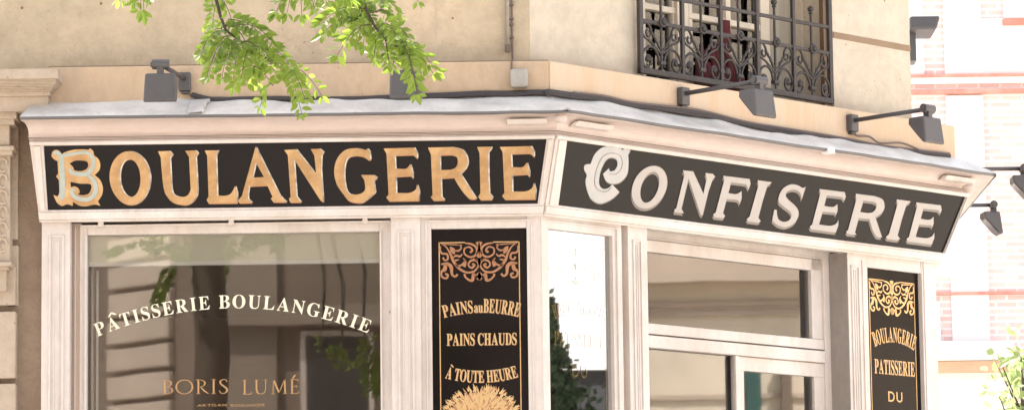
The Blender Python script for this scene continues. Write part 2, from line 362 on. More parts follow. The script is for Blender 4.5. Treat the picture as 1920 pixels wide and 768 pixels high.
# fascia body
zt = lambda y, o: zat(o, y)
z403 = zt(404, .04); z257 = zt(257, .17); z222 = zt(221, .26)
m = MB()
sweep(m, [(-.06, zt(409, 0)), (.0, zt(409, 0)), (.03, zt(407, .03)), (tilt(zGB-.03)-.004, zGB-.03), (tilt(z257)-.004, z257), (-.06, z257)])
m.build('fascia_board', M['paint'], shop)
m = MB(); ot = tilt(z257)
prof = [(-.06, z257), (ot+.004, z257)]
for y, o in ((255.5, .012), (254.8, .004), (254, .016), (253.2, .016), (252.6, .006), (252, .006), (251.5, .022), (250.4, .022)):
    prof.append((ot+o, zt(y, ot+o)))
for i in range(7):
    t = i/6; prof.append((ot+.012+.075*(1-math.cos(t*PI/2)), zt(249.5, .18)+(z222-zt(249.5, .18))*math.sin(t*PI/2)**.9))
OE = .287
prof += [(OE-.012, z222), (OE-.012, z222+.008), (-.06, z222+.008)]
sweep(m, prof); m.build('cornice', M['pink'], shop)
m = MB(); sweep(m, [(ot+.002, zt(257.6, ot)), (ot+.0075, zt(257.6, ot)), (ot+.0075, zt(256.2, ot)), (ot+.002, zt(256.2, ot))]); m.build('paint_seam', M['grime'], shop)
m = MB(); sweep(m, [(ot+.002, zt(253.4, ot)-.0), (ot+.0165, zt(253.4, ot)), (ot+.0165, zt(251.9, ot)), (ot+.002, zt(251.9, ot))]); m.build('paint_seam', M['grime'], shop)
# frames round the two signs (tilted rails)
nt_ = Vector((1, -TL_)).normalized()   # (o,z) outward normal of tilted plane
def tP(W, s, z, d): return W.P(s, tilt(z)+nt_[0]*d, z+nt_[1]*d)
GL = [L.loc(*p, 0, tilt) for p in ((90, 394), (1008, 380), (1025, 260), (82, 272))]
GR = [R.loc(*p, 0, tilt) for p in ((1045, 382), (1768, 470), (1809, 367), (1061.5, 261))]
zb = (GL[0][1]+GL[1][1])/2; zu = (GL[2][1]+GL[3][1])/2
zb = min(zb, zb); 
def edges_of(Wn, z):
    o = tilt(z)
    return (S0-.19*o, .41421*o) if Wn == 'L' else (-.41421*o, WR+.41421*o)
fr = MB()
for Wn, W, G in (('L', L, GL), ('R', R, GR)):
    zlo, zhi = (zb, zu)
    gl = [(G[0][0], zlo), (G[1][0], zlo), (G[2][0], zhi), (G[3][0], zhi)]
    for a, (zz0, zz1) in enumerate(((z403-.01, zlo), (zhi, z257))):
        for d0, d1, i0, i1 in ((0, .010, 0, 1), (.010, .018, .25, .85)):
            q0 = zz0+(zz1-zz0)*i0; q1 = zz0+(zz1-zz0)*i1; e0 = edges_of(Wn, q0); e1 = edges_of(Wn, q1)
            fr.hexa([tP(W, e0[0], q0, d1), tP(W, e0[1], q0, d1), tP(W, e0[1], q0, d0), tP(W, e0[0], q0, d0), tP(W, e1[0], q1, d1), tP(W, e1[1], q1, d1), tP(W, e1[1], q1, d0), tP(W, e1[0], q1, d0)])
    e0, e1 = edges_of(Wn, zlo), edges_of(Wn, zhi)
    for (a0, a1, b0, b1) in ((e0[0], gl[0][0], e1[0], gl[3][0]), (gl[1][0], e0[1], gl[2][0], e1[1])):
        for d0, d1, f0, f1 in ((0, .009, 0, 1), (.009, .017, .25, .75)):
            x0, x1, y0, y1 = a0+(a1-a0)*f0, a0+(a1-a0)*f1, b0+(b1-b0)*f0, b0+(b1-b0)*f1
            fr.hexa([tP(W, x0, zlo, d1), tP(W, x1, zlo, d1), tP(W, x1, zlo, d0), tP(W, x0, zlo, d0), tP(W, y0, zhi, d1), tP(W, y1, zhi, d1), tP(W, y1, zhi, d0), tP(W, y0, zhi, d0)])
fr.build('sign_frame', M['paint'], shop, bevel=.004)
# small joint covers near the two corners
def crown(W, s, u, d):  # u 0..1 from the mouldings to the flashing
    o = ot+.02+.06*u+d; return W.P(s, o, z257+.03+(z222-z257-.03)*u)
for W, a, b in ((L, -.14, .03), (R, .0, .22), (R, WR-.18, WR+.04)):
    jc = MB(); jc.hexa([crown(W, a, .12, .03), crown(W, b, .12, .03), crown(W, b, .12, -.01), crown(W, a, .12, -.01), crown(W, a, .62, .022), crown(W, b, .62, .022), crown(W, b, .62, -.01), crown(W, a, .62, -.01)])
    jc.build('joint_cover', M['paint'], shop, bevel=.003)
for (px, py, W) in ((1052, 222, L), (1815, 352, R)):
    b = MB(); s, z = W.loc(px, py, .25); p = W.P(s, .25, z)
    b.lathe([(0, -.026), (.015, -.024), (.02, 0), (.017, .024), (0, .026)], p, Vector((1, -.2, .15)), 10); b.tube([p, p+Vector((-.012, .05, .01))], .008)
    b.build('corner_clamp', M['pink'], shop, smooth=True)
# flashing: wavy zinc sheet from wall to drip edge
m = MB(); stn = []
def path_pts():
    for i in range(0, 61): stn.append(('L', S0+(0-S0)*i/60))
    for i in range(0, 81): stn.append(('R', WR*i/80))
    for i in range(0, 5): stn.append(('T', i))
path_pts()
LO = .105
def wall_pt(tag_, s, o):
    if tag_ == 'L': f = (s-S0)/(-S0); p0, p1 = offpt(0, o, S0), offpt(1, o)
    elif tag_ == 'R': f = s/WR; p0, p1 = offpt(1, o), offpt(2, o)
    else: f = s/4; p0, p1 = offpt(2, o), offpt(3, o)
    return p0+(p1-p0)*f
zFl = z222+.004; zFh = zat(LO, 184)
n_r = 7; cnt = 0
for ti, (tg, s) in enumerate(stn):
    p = wall_pt(tg, s, 0); am = .5 if tg == 'L' and s < -1.6 else 1
    for j in range(n_r+1):
        u = j/n_r; o = OE+(LO-.01-OE)*u; q = wall_pt(tg, s, o)
        nzv = noise.noise(Vector((q.x*6, q.y*6, j*.4)))*.017*am*(.3+u) + noise.noise(Vector((q.x*1.7, q.y*1.7, 3)))*.010*am
        z = zFl+.010+(zFh-zFl-.01)*(u**.85)+nzv*(1 if j else .5)
        m.v.append(Vector((q.x, q.y, z)))
    q = wall_pt(tg, s, OE+.001); m.v.append(Vector((q.x, q.y, m.v[-(n_r+1)].z-.010)))
    q = wall_pt(tg, s, OE-.015); m.v.append(Vector((q.x, q.y, m.v[-1].z-.002)))
K = n_r+3
for ti in range(len(stn)-1):
    a = ti*K; b = a+K
    for j in range(n_r): m.f.append((a+j, b+j, b+j+1, a+j+1)); m.m.append(0)
    m.f.append((a+n_r+1, b+n_r+1, b, a)); m.m.append(1); m.f.append((a+n_r+2, b+n_r+2, b+n_r+1, a+n_r+1)); m.m.append(1)
m.build('zinc_flashing', [M['zinc'], M['zedge']], shop, smooth=True)
# overlapping seam in the sheet
m = MB(); ss = L.loc(374, 210, OE)[0]
pts = []
for j in range(9):
    u = j/8; o = OE+.003+(LO-.01-OE)*u; jit = .006*math.sin(j*2.3)
    z = zFl+.022+(zFh-zFl-.01)*(u**.85)
    pts.append((L.P(ss-.05, o, z-.006), L.P(ss+.012+jit+u*.02, o, z)))
for j in range(8): m.add([pts[j][0], pts[j][1], pts[j+1][1], pts[j+1][0], pts[j][1]-Vector((0, 0, .01)), pts[j+1][1]-Vector((0, 0, .01))], [(0, 1, 2, 3), (1, 4, 5, 2)])
m.build('flashing_seam', M['zinc'], shop)
# ---- pilasters and frames of the left wall
zH = zt(409, 0); ZB = .13
def zl(y): return zat(0, y)      # heights on the left facade, at px 500
def zr(y, px): return R.loc(px, y, 0)[1]
def pil(W, a0, a1, fil, name='pilaster'):
    b = MB(); b.box(W, a0, a1, ZB, zH, -.12, 0)
    t = zH-.06
    for (x0, x1) in fil:  # raised fillet rectangle
        b.box(W, x0, x0+.010, .6, t, 0, .007); b.box(W, x1-.010, x1, .6, t, 0, .007); b.box(W, x0+.010, x1-.010, t-.010, t, 0, .007)
        b.box(W, x0+.02, x0+.026, .6, t-.02, 0, .004); b.box(W, x1-.026, x1-.02, .6, t-.02, 0, .004); b.box(W, x0+.026, x1-.026, t-.026, t-.02, 0, .004)
    b.box(W, a0-.0, a1+.0, ZB, .55, 0, .03)
    return b.build(name, M['paint'], shop, bevel=.002)
pL = lambda x: sL(x, 600)
pR = lambda x: sR(x, 600)
pil(L, pL(77.5), pL(131), [(pL(91), pL(120))])
pil(L, pL(734), pL(790), [(pL(746), pL(777))])
pil(R, pR(1180), pR(1216), [(pR(1188), pR(1205))])
# right-hand pilaster incl. stile of panel
pil(R, pR(1592), pR(1620), [(pR(1597), pR(1613))])
m = MB(); m.box(R, pR(1620), pR(1630), ZB, zH, -.12, -.004); m.box(R, pR(1730.5), WR, ZB, zH, -.12, 0.0); m.box(R, pR(1630), pR(1730.5), zR(500, 1627), zH, -.12, -.004)
m.box(R, pR(1630), pR(1730.5), ZB, zR(500, 1627), -.12, -.03)
m.box(R, pR(1618), pR(1621), 1, zR(488, 1620), -.004, .006); m.box(R, pR(1733), pR(1736), 1, zR(490, 1733), 0, .006)
m.build('panel_frame', M['paint'], shop, bevel=.002)
m = MB(); p = offpt(2, 0); m.prism([(p.x-.0005, p.y+.001), (p.x-.0005, p.y+4), (p.x-.2, p.y+4), (p.x-.12, p.y+.12)], ZB, zH); m.build('side_return', M['paint'], shop)
# frame about the left black panel + corner post
zPT = zL(428.5, 812); 
m = MB()
m.box(L, pL(790), pL(810), ZB, zH, -.12, -.006); m.box(L, pL(989.5), 0, ZB, zH, -.12, -.002)
m.box(L, pL(810), pL(989.5), zPT, zH, -.12, -.006); m.box(L, pL(810), pL(989.5), ZB, zPT, -.12, -.03)
m.box(L, pL(799), pL(802), 1, zPT+.03, -.006, .004); m.box(L, pL(997), pL(1000), 1, zPT+.03, -.002, .004); m.box(L, pL(799), pL(1000), zPT+.03, zPT+.037, -.006, .004)
m.build('panel_frame', M['paint'], shop, bevel=.002)
zPR = zR(427, 1022)
m = MB()
m.box(R, 0, pR(1022), ZB, zH, -.12, -.002); m.box(R, pR(1152), pR(1169), ZB, zH, -.12, -.004); m.box(R, pR(1022), pR(1152), zPR, zH, -.12, -.004); m.box(R, pR(1022), pR(1152), ZB, zPR, -.12, -.03)
m.box(R, pR(1158), pR(1161), 1, zPR+.03, -.004, .005); m.box(R, pR(1016.5), pR(1161), zPR+.03, zPR+.036, -.004, .005)
m.prism([(-.0, -.002), (.0014, -.002), (.03, .03), (-.05, .05)], ZB, zH)
m.build('panel_frame', M['paint'], shop, bevel=.002)
m = MB(); m.box(R, pR(1169), pR(1180), ZB, zH-.001, -.12, -.045); m.box(L, pL(789.8), pL(790.3), 1, zH, -.02, .001); m.build('recessed_strip', M['paint_d'], shop)
# display window in left wall
win = shop
m = MB(); zW = zL(441, 163, -.08); zHd = zL(423, 150, -.05)
m.box(L, pL(131), pL(149), ZB, zH-.001, -.14, -.075); m.box(L, pL(136), pL(139), ZB, zHd, -.075, -.06)
m.build('window_jamb', M['paint_d'], shop, bevel=.002)
m = MB()
m.box(L, sL(149, 600, -.06), sL(163, 600, -.06), .6, zHd, -.14, -.06); m.box(L, sL(713, 600, -.06), pL(734), .6, zHd, -.14, -.055)
m.box(L, sL(163, 600, -.06), sL(713, 600, -.06), zW, zHd, -.14, -.06); m.box(L, pL(131), pL(734), .45, .6, -.14, -.0)
m.box(L, sL(158, 600, -.06), sL(163, 600, -.06), .6, zW, -.06, -.05); m.box(L, sL(713, 600, -.06), sL(717, 600, -.06), .6, zW, -.055, -.045)
m.build('window_frame', M['paint'], shop, bevel=.003)
m = MB(); m.box(L, pL(131), pL(734), ZB, .45, -.12, -.03); m.build('window_base_board', M['paint'], shop)
m = MB(); m.box(L, pL(131), pL(734), zHd, zH-.001, -.14, -.09); m.build('window_head_shade', M['shadow_gap'], shop)  # dark strip painted in as the shade above the window frame
m = MB(); zr1 = zL(417, 430, -.03); m.tube([L.P(pL(149), -.035, zr1-.006), L.P(pL(733), -.035, zr1-.003)], .0045, 8)
for px in (187, 433, 685): s = pL(px); m.box(L, s-.011, s+.011, zr1-.012, zH-.001, -.05, -.024)
m.build('awning_roller', M['paint'], shop)
m = MB(); m.box(L, sL(161, 600, -.1), sL(715, 600, -.1), .58, zW+.02, -.103, -.098); m.build('window_pane', M['glass'], shop)
m = MB(); zb0 = zL(496, 440, -.11); zb1 = zL(487, 440, -.11)
m.box(L, sL(160, 600, -.115), sL(714, 600, -.115), zb1, zW+.04, -.119, -.115); bl = m.build('window_blind', M['blind'], shop)
m = MB(); m.box(L, sL(163, 600, -.13), sL(713, 600, -.13), zb0, zb1, -.135, -.109); m.build('bottom_bar', M['bar'], bl, bevel=.003)
m = MB(); m.box(L, sL(172, 600, -.25), sL(176, 600, -.25), .6, zW, -.27, -.23); m.box(L, sL(181, 600, -.25), sL(185, 600, -.25), .6, zb0, -.26, -.24); m.build('inner_upright', M['bar'], shop)
# ---- lettering on the window
def arc_map(W, pxc, pyc, o, halfw, sag, up=1):
    sc0, zc = W.loc(pxc, pyc, o); Rr = (halfw*halfw+sag*sag)/(2*sag)
    def f(mid, dx, y):
        th = mid/Rr
        if up > 0: c = Vector((math.cos(th), -math.sin(th))); n = Vector((math.sin(th), math.cos(th))); b = Vector((sc0+Rr*math.sin(th), zc-Rr*(1-math.cos(th))))
        else: c = Vector((math.cos(th), math.sin(th))); n = Vector((-math.sin(th), math.cos(th))); b = Vector((sc0+Rr*math.sin(th), zc+Rr*(1-math.cos(th))))
        q = b+c*dx+n*y; return W.P(q.x, o, q.y)
    return f
def line_map(W, pxc, pyc, o):
    sc0, zc = W.loc(pxc, pyc, o)
    return lambda mid, dx, y: W.P(sc0+mid+dx, o, zc+y)
wl = L.loc(698, 600, -.096)[0]-L.loc(178, 600, -.096)[0]
fm = arc_map(L, 436, 577, -.0965, wl/2, .122)
for wd_, c_, f_ in (('PATISSERIE', -.2905, .418), ('BOULANGERIE', .2255, .549)):
    m = MB(); textmesh(m, wd_, (lambda c__: lambda a, b, y: fm(a+c__*wl, b, y))(c_), wl*f_*(1-.0), .0565, gap=.14)
    m.build('window_lettering', M['ivory'], shop, fixn=False)
cx = -wl/2+.0895
q = [fm(cx, -.020, .062), fm(cx, -.004, .076), fm(cx, .004, .076), fm(cx, .020, .062), fm(cx, .012, .060), fm(cx, 0, .070), fm(cx, -.012, .060)]
m = MB(); m.add(q, [(0, 1, 5, 6), (1, 2, 5), (2, 3, 4, 5)]); m.build('circumflex', M['ivory'], shop, fixn=False)
# thin serif capitals as strokes: (points, widths)
TH, TK = .045, .10
def arcp(cx, cy, rx, ry, a0, a1, n=12): return [(cx+rx*math.cos(math.radians(a0+(a1-a0)*i/n)), cy+ry*math.sin(math.radians(a0+(a1-a0)*i/n))) for i in range(n+1)]
def ser(x, y, w=.13): return ([(x-w, y), (x+w, y)], [TH*.8]*2)
TG = {
 'B': (.55, [([(.12, 0), (.12, 1)], [TK]*2), ser(.1, .0), ser(.1, 1), (arcp(.2, .755, .27, .23, 90, -90), [TH, TH, TK, TH, TH]), (arcp(.2, .265, .33, .25, 90, -90), [TH, TH, TK, TH, TH])]),
 'O': (.95, [(arcp(.47, .5, .44, .5, 90, 270), [TH, TK, TH]), (arcp(.47, .5, .44, .5, 90, -90), [TH, TK, TH])]),
 'R': (.66, [([(.12, 0), (.12, 1)], [TK]*2), ser(.12, 0), ser(.1, 1), (arcp(.2, .74, .28, .25, 90, -90), [TH, TH, TK, TH, TH]), ([(.24, .49), (.45, .2), (.68, 0)], [TH, TK, TH])]),
 'I': (.26, [([(.13, 0), (.13, 1)], [TK]*2), ser(.13, 0), ser(.13, 1)]),
 'S': (.5, [([(.42, .8), (.40, .93), (.26, 1.0), (.1, .93), (.06, .78), (.16, .6), (.34, .44), (.44, .25), (.36, .06), (.2, 0), (.06, .07), (.03, .22)], [TH, TH, TH, TK, TK, TK, TK, TH, TH, TH])]),
 'L': (.5, [([(.12, 0), (.12, 1)], [TK]*2), ser(.12, 1), ([(0, 0), (.5, 0)], [TH]*2), ([(.49, 0), (.51, .17)], [TH]*2)]),
 'U': (.8, [([(.14, 1), (.14, .35), (.22, .08), (.4, 0), (.58, .08), (.66, .35), (.66, 1)], [TK, TK, TK, TH, TH, TH, TH]), ser(.14, 1), ser(.66, 1)]),
 'M': (.95, [([(.12, 0), (.16, 1)], [TH]*2), ([(.16, 1), (.48, .08)], [TK]*2), ([(.48, .08), (.80, 1)], [TH]*2), ([(.80, 1), (.84, 0)], [TK]*2), ser(.12, 0), ser(.84, 0)]),
 'E': (.5, [([(.12, 0), (.12, 1)], [TK]*2), ([(0, 0), (.48, 0)], [TH]*2), ([(0, 1), (.46, 1)], [TH]*2), ([(.12, .52), (.38, .52)], [TH]*2), ([(.46, .0), (.49, .17)], [TH]*2), ([(.45, 1), (.47, .85)], [TH]*2), ([(.38, .44), (.38, .6)], [TH]*2)]),
}
def thin_word(t_, xa, xb, py, cap, name='window_lettering', gapw=.17):
    a, z_ = L.loc(xa, py, -.0965); b = L.loc(xb, py, -.0965)[0]
    tot = sum(TG[c][0] for c in t_)+gapw*(len(t_)-1); sx = (b-a)/tot; x = 0; m = MB()
    for c in t_:
        for pts, ws in TG[c][1]:
            r_ = ribbon(pts, ws, 3); N = len(r_)//2
            m.add([L.P(a+(x+v.x)*sx, -.0965, z_+v.y*cap) for v in r_], [(i, i+1, 2*N-2-i, 2*N-1-i) for i in range(N-1)])
        x += TG[c][0]+gapw
    return m.build(name, M['vgold'], shop, fixn=False)
thin_word('BORIS', 305, 428, 738, .060); thin_word('LUME', 455, 560, 738, .060)
ex, ez = L.loc(549, 738, -.0965); m = MB(); m.add([L.P(ex-.004, -.0965, ez+.066), L.P(ex+.002, -.0965, ez+.066), L.P(ex+.016, -.0965, ez+.082), L.P(ex+.006, -.0965, ez+.082)], [(0, 1, 2, 3)]); m.build('acute_accent', M['vgold'], shop, fixn=False)
for t_, a_, b_ in (('ARTISAN', 370, 425), ('BOULANGER', 433, 497)):
    m = MB(); textmesh(m, t_, line_map(L, (a_+b_)/2, 761, -.0965), L.loc(b_, 760, -.1)[0]-L.loc(a_, 760, -.1)[0], .011, style='plain', gap=.16); m.build('window_lettering', M['vgold'], shop, fixn=False)
# ---- entrance on the chamfer
DO = -.115
def bR(mb, x0, x1, y0, y1, o0, o1, xr=1216):
    """box on chamfer; heights given by pixel rows at px xr for its front face"""
    mb.box(R, R.loc(x0, 600, o1)[0], R.loc(x1, 600, o1)[0], R.loc(xr, y1, o1)[1], R.loc(xr, y0, o1)[1], o0, o1)
m = MB(); m.box(R, pR(1216), R.loc(1560, 600, DO)[0], zR(429, 1216, -.1), zH-.001, -.2, -.16); m.build('door_head_shade', M['shadow_gap'], shop)  # dark filler, gap shade over the door put into its colour
m = MB()
sj = R.loc(1560, 600, DO)[0]
m.prism([tuple(R.P(sj+.0, -.20, 0).xy), tuple(R.P(sj, DO, 0).xy), tuple(R.P(sj+.012, DO+.01, 0).xy), tuple(R.P(sj+.03, -.07, 0).xy), tuple(R.P(sj+.032, -.03, 0).xy), tuple(R.P(pR(1592), -.002, 0).xy), tuple(R.P(pR(1592), -.20, 0).xy)], ZB, zH-.002)
m.build('door_jamb', M['paint'], shop, bevel=.002)
m = MB()   # outer frame
bR(m, 1205, 1560, 431, 447, -.19, DO); m.box(R, R.loc(1546, 600, DO)[0], R.loc(1561, 600, DO)[0], ZB, R.loc(1216, 447, DO)[1], -.19, DO)
bR(m, 1205, 1546, 627, 650, -.19, DO+.008); bR(m, 1205, 1546, 444.5, 447, DO, DO+.006)
m.build('door_frame', M['paint'], shop, bevel=.003)
fl_ = MB()  # fanlight sash
bR(fl_, 1205, 1544, 449, 471, -.17, DO-.015); bR(fl_, 1205, 1544, 605, 624.5, -.17, DO-.005); 
fl_.box(R, R.loc(1523, 600, DO-.015)[0], R.loc(1544, 600, DO-.015)[0], R.loc(1216, 605, DO-.015)[1], R.loc(1216, 449, DO-.015)[1], -.17, DO-.015)
sash = fl_.build('fanlight_sash', M['paint'], shop, bevel=.003)
m = MB(); bR(m, 1205, 1525, 465, 612, -.155, -.150); m.build('fanlight_pane', M['glass_r'], sash)
m = MB(); bR(m, 1200, 1516, 474, 499, -.170, -.160); bR(m, 1200, 1516, 462, 473.5, -.170, -.1585); b2 = m.build('fanlight_blind', M['blind'], sash)
m = MB(); bR(m, 1200, 1516, 499, 507, -.175, -.1575); m.build('bottom_bar', M['bar'], b2, bevel=.002)
m = MB(); sA, sB = R.loc(1412, 600, -.3)[0], R.loc(1424, 600, -.3)[0]; m.box(R, sA, sB, 2.2, R.loc(1216, 480, -.3)[1], -.34, -.3); m.build('inner_mullion', M['paint_d'], shop)
m = MB()   # door leaf, right hand
zD = R.loc(1376, 666, DO-.01)[1]
s0d, s1d = R.loc(1379, 700, DO-.01)[0], R.loc(1546, 700, DO-.01)[0]; g0, g1 = R.loc(1396, 720, DO-.01)[0], R.loc(1528, 720, DO-.01)[0]; zg = R.loc(1396, 694, DO-.01)[1]
m.box(R, s0d, s1d, zg, zD, -.17, DO-.012); m.box(R, s0d, g0, ZB, zg, -.17, DO-.012); m.box(R, g1, s1d, ZB, zg, -.17, DO-.012); m.box(R, g0, g1, ZB, .8, -.17, DO-.02)
m.box(R, s0d-.012, s0d+.012, ZB, zD, DO-.011, DO+.004)
leaf = m.build('door_leaf', M['paint'], shop, bevel=.003)
m = MB(); m.box(R, g0-.01, g1+.01, .78, zg+.01, -.148, -.143); m.build('door_pane', M['glass_r'], leaf)
m = MB(); p = R.P(s0d+.03, DO+.03, 1.15); m.tube([p-R.n*.04, p, p+R.s*.09], .009, 8); m.build('door_handle', M['iron'], leaf)
m = MB(); m.box(R, pR(1216)-.03, s0d-.01, ZB, R.loc(1216, 648, DO)[1], -.150, -.145); m.build('door_pane', M['glass_r'], shop)
m = MB(); m.box(R, pR(1208), R.loc(1546, 600, DO)[0], ZB-.01, ZB+.04, -.3, -.0); m.build('door_step', M['kerb'], shop)
# pilaster bottom plinth / flank of left end
m = MB(); m.box(L, S0, S0+.02, ZB, zH, -.3, -.12); m.build('side_return', M['paint'], shop)
# ------------------------------------------------------------------ glyph outlines (photo crop units)
def U(pts, x0, y0, h, flip=True): return [((p[0]-x0)/h, (y0-p[1])/h, p[2] if len(p) > 2 else 0) for p in pts]
def K_(pts): return [(*p, 1) for p in pts]
GLY = {}
GLY['I'] = [K_([(0, 1), (.27, 1), (.27, .97), (.21, .9), (.205, .5), (.215, .12), (.28, .045), (.25, 0), (.04, 0), (0, .05), (.045, .12), (.04, .88), (0, .98)])]
GLY['L'] = [[(0, 1, 1), (.25, 1, 1), (.205, .91, 1), (.2, .14, 1), (.35, .135, 0), (.46, .18, 0), (.54, .32, 1), (.57, .2, 1), (.565, 0, 1), (.03, 0, 1), (0, .06, 1), (.04, .13, 1), (.04, .9, 1)]]
GLY['A'] = [[(.365, 1.06, 1), (.79, .13, 1), (.905, .005, 1), (.66, .01, 1), (.62, .07, 1), (.655, .10, 1), (.56, .33, 1), (.22, .32, 1), (.19, .13, 0), (.2, .06, 1), (.26, 0, 1), (.02, 0, 1), (0, .04, 1), (.08, .13, 1)], K_([(.36, .765), (.505, .48), (.29, .475)])]
GLY['N'] = [K_([(0, .99), (.225, 1), (.59, .505), (.565, .87), (.5, 1.0), (.665, 1.005), (.735, .945), (.695, .87), (.68, .6), (.705, .0), (.65, .03), (.175, .82), (.205, .1), (.285, 0), (.08, 0), (.06, .06), (.095, .1), (.065, .89)])]
GLY['G'] = [U([(390, 105, 1), (372, 120), (330, 108), (270, 103), (200, 125), (140, 200), (120, 300), (140, 400), (190, 480), (230, 530), (290, 547), (350, 540), (445, 465, 1), (435, 370, 1), (460, 345, 1), (435, 325, 1), (335, 322, 1), (360, 365, 1), (365, 440), (330, 475), (270, 483), (225, 465), (205, 400), (200, 300), (215, 210), (250, 168), (310, 160), (360, 172), (395, 197, 1), (412, 195, 1), (408, 130, 1)], 120, 537, 432)]
GLY['E'] = [U([(515, 108, 1), (772, 104, 1), (795, 150, 1), (793, 192, 1), (765, 165), (740, 160), (607, 163, 1), (610, 275, 1), (700, 275), (735, 238, 1), (755, 310, 1), (752, 355, 1), (735, 333), (700, 333), (612, 337, 1), (612, 475, 1), (720, 475), (775, 450), (790, 405, 1), (805, 460, 1), (800, 537, 1), (550, 537, 1), (528, 510, 1), (548, 485, 1), (538, 150, 1)], 515, 537, 432)]
GLY['F'] = [U([(515, 108, 1), (772, 104, 1), (795, 150, 1), (793, 212, 1), (765, 175), (740, 163), (607, 163, 1), (610, 275, 1), (690, 275), (730, 238, 1), (750, 310, 1), (748, 375, 1), (730, 343), (695, 333), (612, 337, 1), (614, 485, 1), (642, 510, 1), (632, 537, 1), (545, 537, 1), (525, 510, 1), (545, 485, 1), (538, 150, 1)], 515, 537, 432)]
GLY['R'] = [U([(870, 100, 1), (1060, 98, 1), (1150, 122), (1190, 195), (1182, 262), (1130, 318, 1), (1256, 522, 1), (1215, 525), (1185, 508), (1130, 440), (1075, 345, 1), (970, 350, 1), (972, 505, 1), (995, 530, 1), (905, 532, 1), (885, 508, 1), (900, 490, 1), (893, 160, 1)], 870, 532, 432), U([(965, 160, 1), (1060, 158, 1), (1100, 175), (1112, 220), (1095, 265), (1050, 285, 1), (965, 285, 1)], 870, 532, 432)]
GLY['U'] = [U([(1015, 142, 1), (1105, 140, 1), (1130, 168, 1), (1108, 195, 1), (1112, 440, 1), (1128, 490), (1190, 510), (1240, 497), (1266, 450, 1), (1262, 190, 1), (1233, 140, 1), (1315, 138, 1), (1335, 160, 1), (1315, 185, 1), (1320, 450), (1300, 520), (1250, 562), (1200, 570), (1120, 550), (1065, 490), (1045, 400), (1035, 190, 1)], 1015, 562, 422)]
GLY['O'] = [[(.38*(1-math.cos(a))/1.0, .5+.505*math.sin(a), 0) for a in [i*2*PI/24 for i in range(24)]], [(.385-.195*math.cos(a), .5+.365*math.sin(a), 0) for a in [i*2*PI/20 for i in range(20)]]]
GLY['S'] = [[(.64, 1.0, 1), (.63, .68, 1), (.57, .80), (.45, .885), (.3, .885), (.19, .82), (.19, .72), (.3, .63), (.5, .52), (.63, .4), (.67, .25), (.60, .08), (.42, -.02), (.24, -.01), (.12, .04), (.03, .10, 1), (.0, .36, 1), (.06, .36, 1), (.12, .22), (.2, .13), (.34, .10), (.46, .15), (.49, .26), (.4, .37), (.22, .46), (.06, .56), (.02, .72), (.08, .9), (.24, 1.01), (.42, 1.01), (.54, .97), (.60, .97)]]
# ------------------------------------------------------------------ the two fascia signs
def gwidth(loops): xs = [p[0] for p in loops[0]]; return min(xs), max(xs)
def sign(name, W, quad, label, mblack, letters, mats, vt, vb, ornate, mult=1):
    z0, z1 = zb+.001, zu-.001
    c = tP(W, (quad[0][0]+quad[1][0])/2, z0, 0); root = empty(name, c, label, 'shop sign')
    q = [(quad[0][0]+.001, z0), (quad[1][0]-.001, z0), (quad[2][0]-.001, z1), (quad[3][0]+.001, z1)]
    m = MB(); m.hexa([tP(W, *q[0], .003), tP(W, *q[1], .003), tP(W, *q[1], -.003), tP(W, *q[0], -.003), tP(W, *q[3], .003), tP(W, *q[2], .003), tP(W, *q[2], -.003), tP(W, *q[3], -.003)])
    m.build('sign_board', mblack, root)
    H = z1-z0; zt_, zb_ = z0+H*vt, z0+H*vb
    for ch, pa, pb in letters:
        a = W.loc(*pa, 0, tilt)[0]; b = W.loc(*pb, 0, tilt)[0]
        g0, g1 = gwidth(GLY[ch]); loops = [cr_loop(lp) for lp in GLY[ch]]
        cap = zt_-zb_
        def mk(dx, dz, ex):
            def mp(x, y, d): return tP(W, a+(x-g0)/(g1-g0)*(b-a)+dx, zb_+y*cap+dz, d)
            return mp
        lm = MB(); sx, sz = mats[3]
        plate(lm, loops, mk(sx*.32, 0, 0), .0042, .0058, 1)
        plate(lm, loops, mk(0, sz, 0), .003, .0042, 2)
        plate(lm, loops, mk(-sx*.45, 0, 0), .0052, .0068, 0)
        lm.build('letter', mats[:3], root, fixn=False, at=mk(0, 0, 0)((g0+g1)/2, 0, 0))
    # ornate initial
    polys = ornate[0]; lm = MB(); dd = .0034
    allp = []
    for kmat, loops, closed in polys:
        lp = []
        for l_ in loops:
            pts = cr_loop(l_) if closed else None
            lp.append(pts)
        lp = [[Vector(W.loc(ornate[1]+p.x/ornate[3], ornate[2]+p.y/ornate[3], 0, tilt)) for p in q_] for q_ in lp]
        plate(lm, lp, lambda x, y, d: tP(W, x, y, d), .003, dd, kmat); dd += .0012
    lm.build('letter', ornate[4], root, fixn=False)
    return root
# ribbons in crop pixels for the ornate initials
def rb(pts, ws): return [(p.x, p.y, 1) for p in ribbon(pts, ws)]
B_out = [(157, 180, 0), (165, 145, 0), (190, 130, 0), (218, 138, 0), (240, 165, 1), (262, 150, 0), (330, 130, 0), (400, 126, 0), (450, 128, 0), (465, 118, 1), (490, 140, 0), (500, 175, 0), (530, 200, 0), (546, 240, 0), (540, 290, 0), (502, 332, 1), (545, 370, 0), (568, 430, 0), (560, 490, 0), (528, 540, 1), (548, 577, 1), (500, 567, 0), (440, 580, 0), (380, 576, 0), (330, 545, 1), (325, 578, 1), (280, 565, 0), (240, 578, 0), (200, 550, 0), (172, 490, 1), (205, 500, 0), (220, 470, 1), (215, 370, 1), (193, 343, 1), (210, 318, 1), (205, 220, 1), (180, 208, 0)]
B_h1 = [(300, 240, 1), (345, 217, 0), (400, 215, 0), (442, 226, 0), (450, 255, 0), (435, 285, 0), (385, 300, 0), (340, 292, 0), (330, 268, 0)]
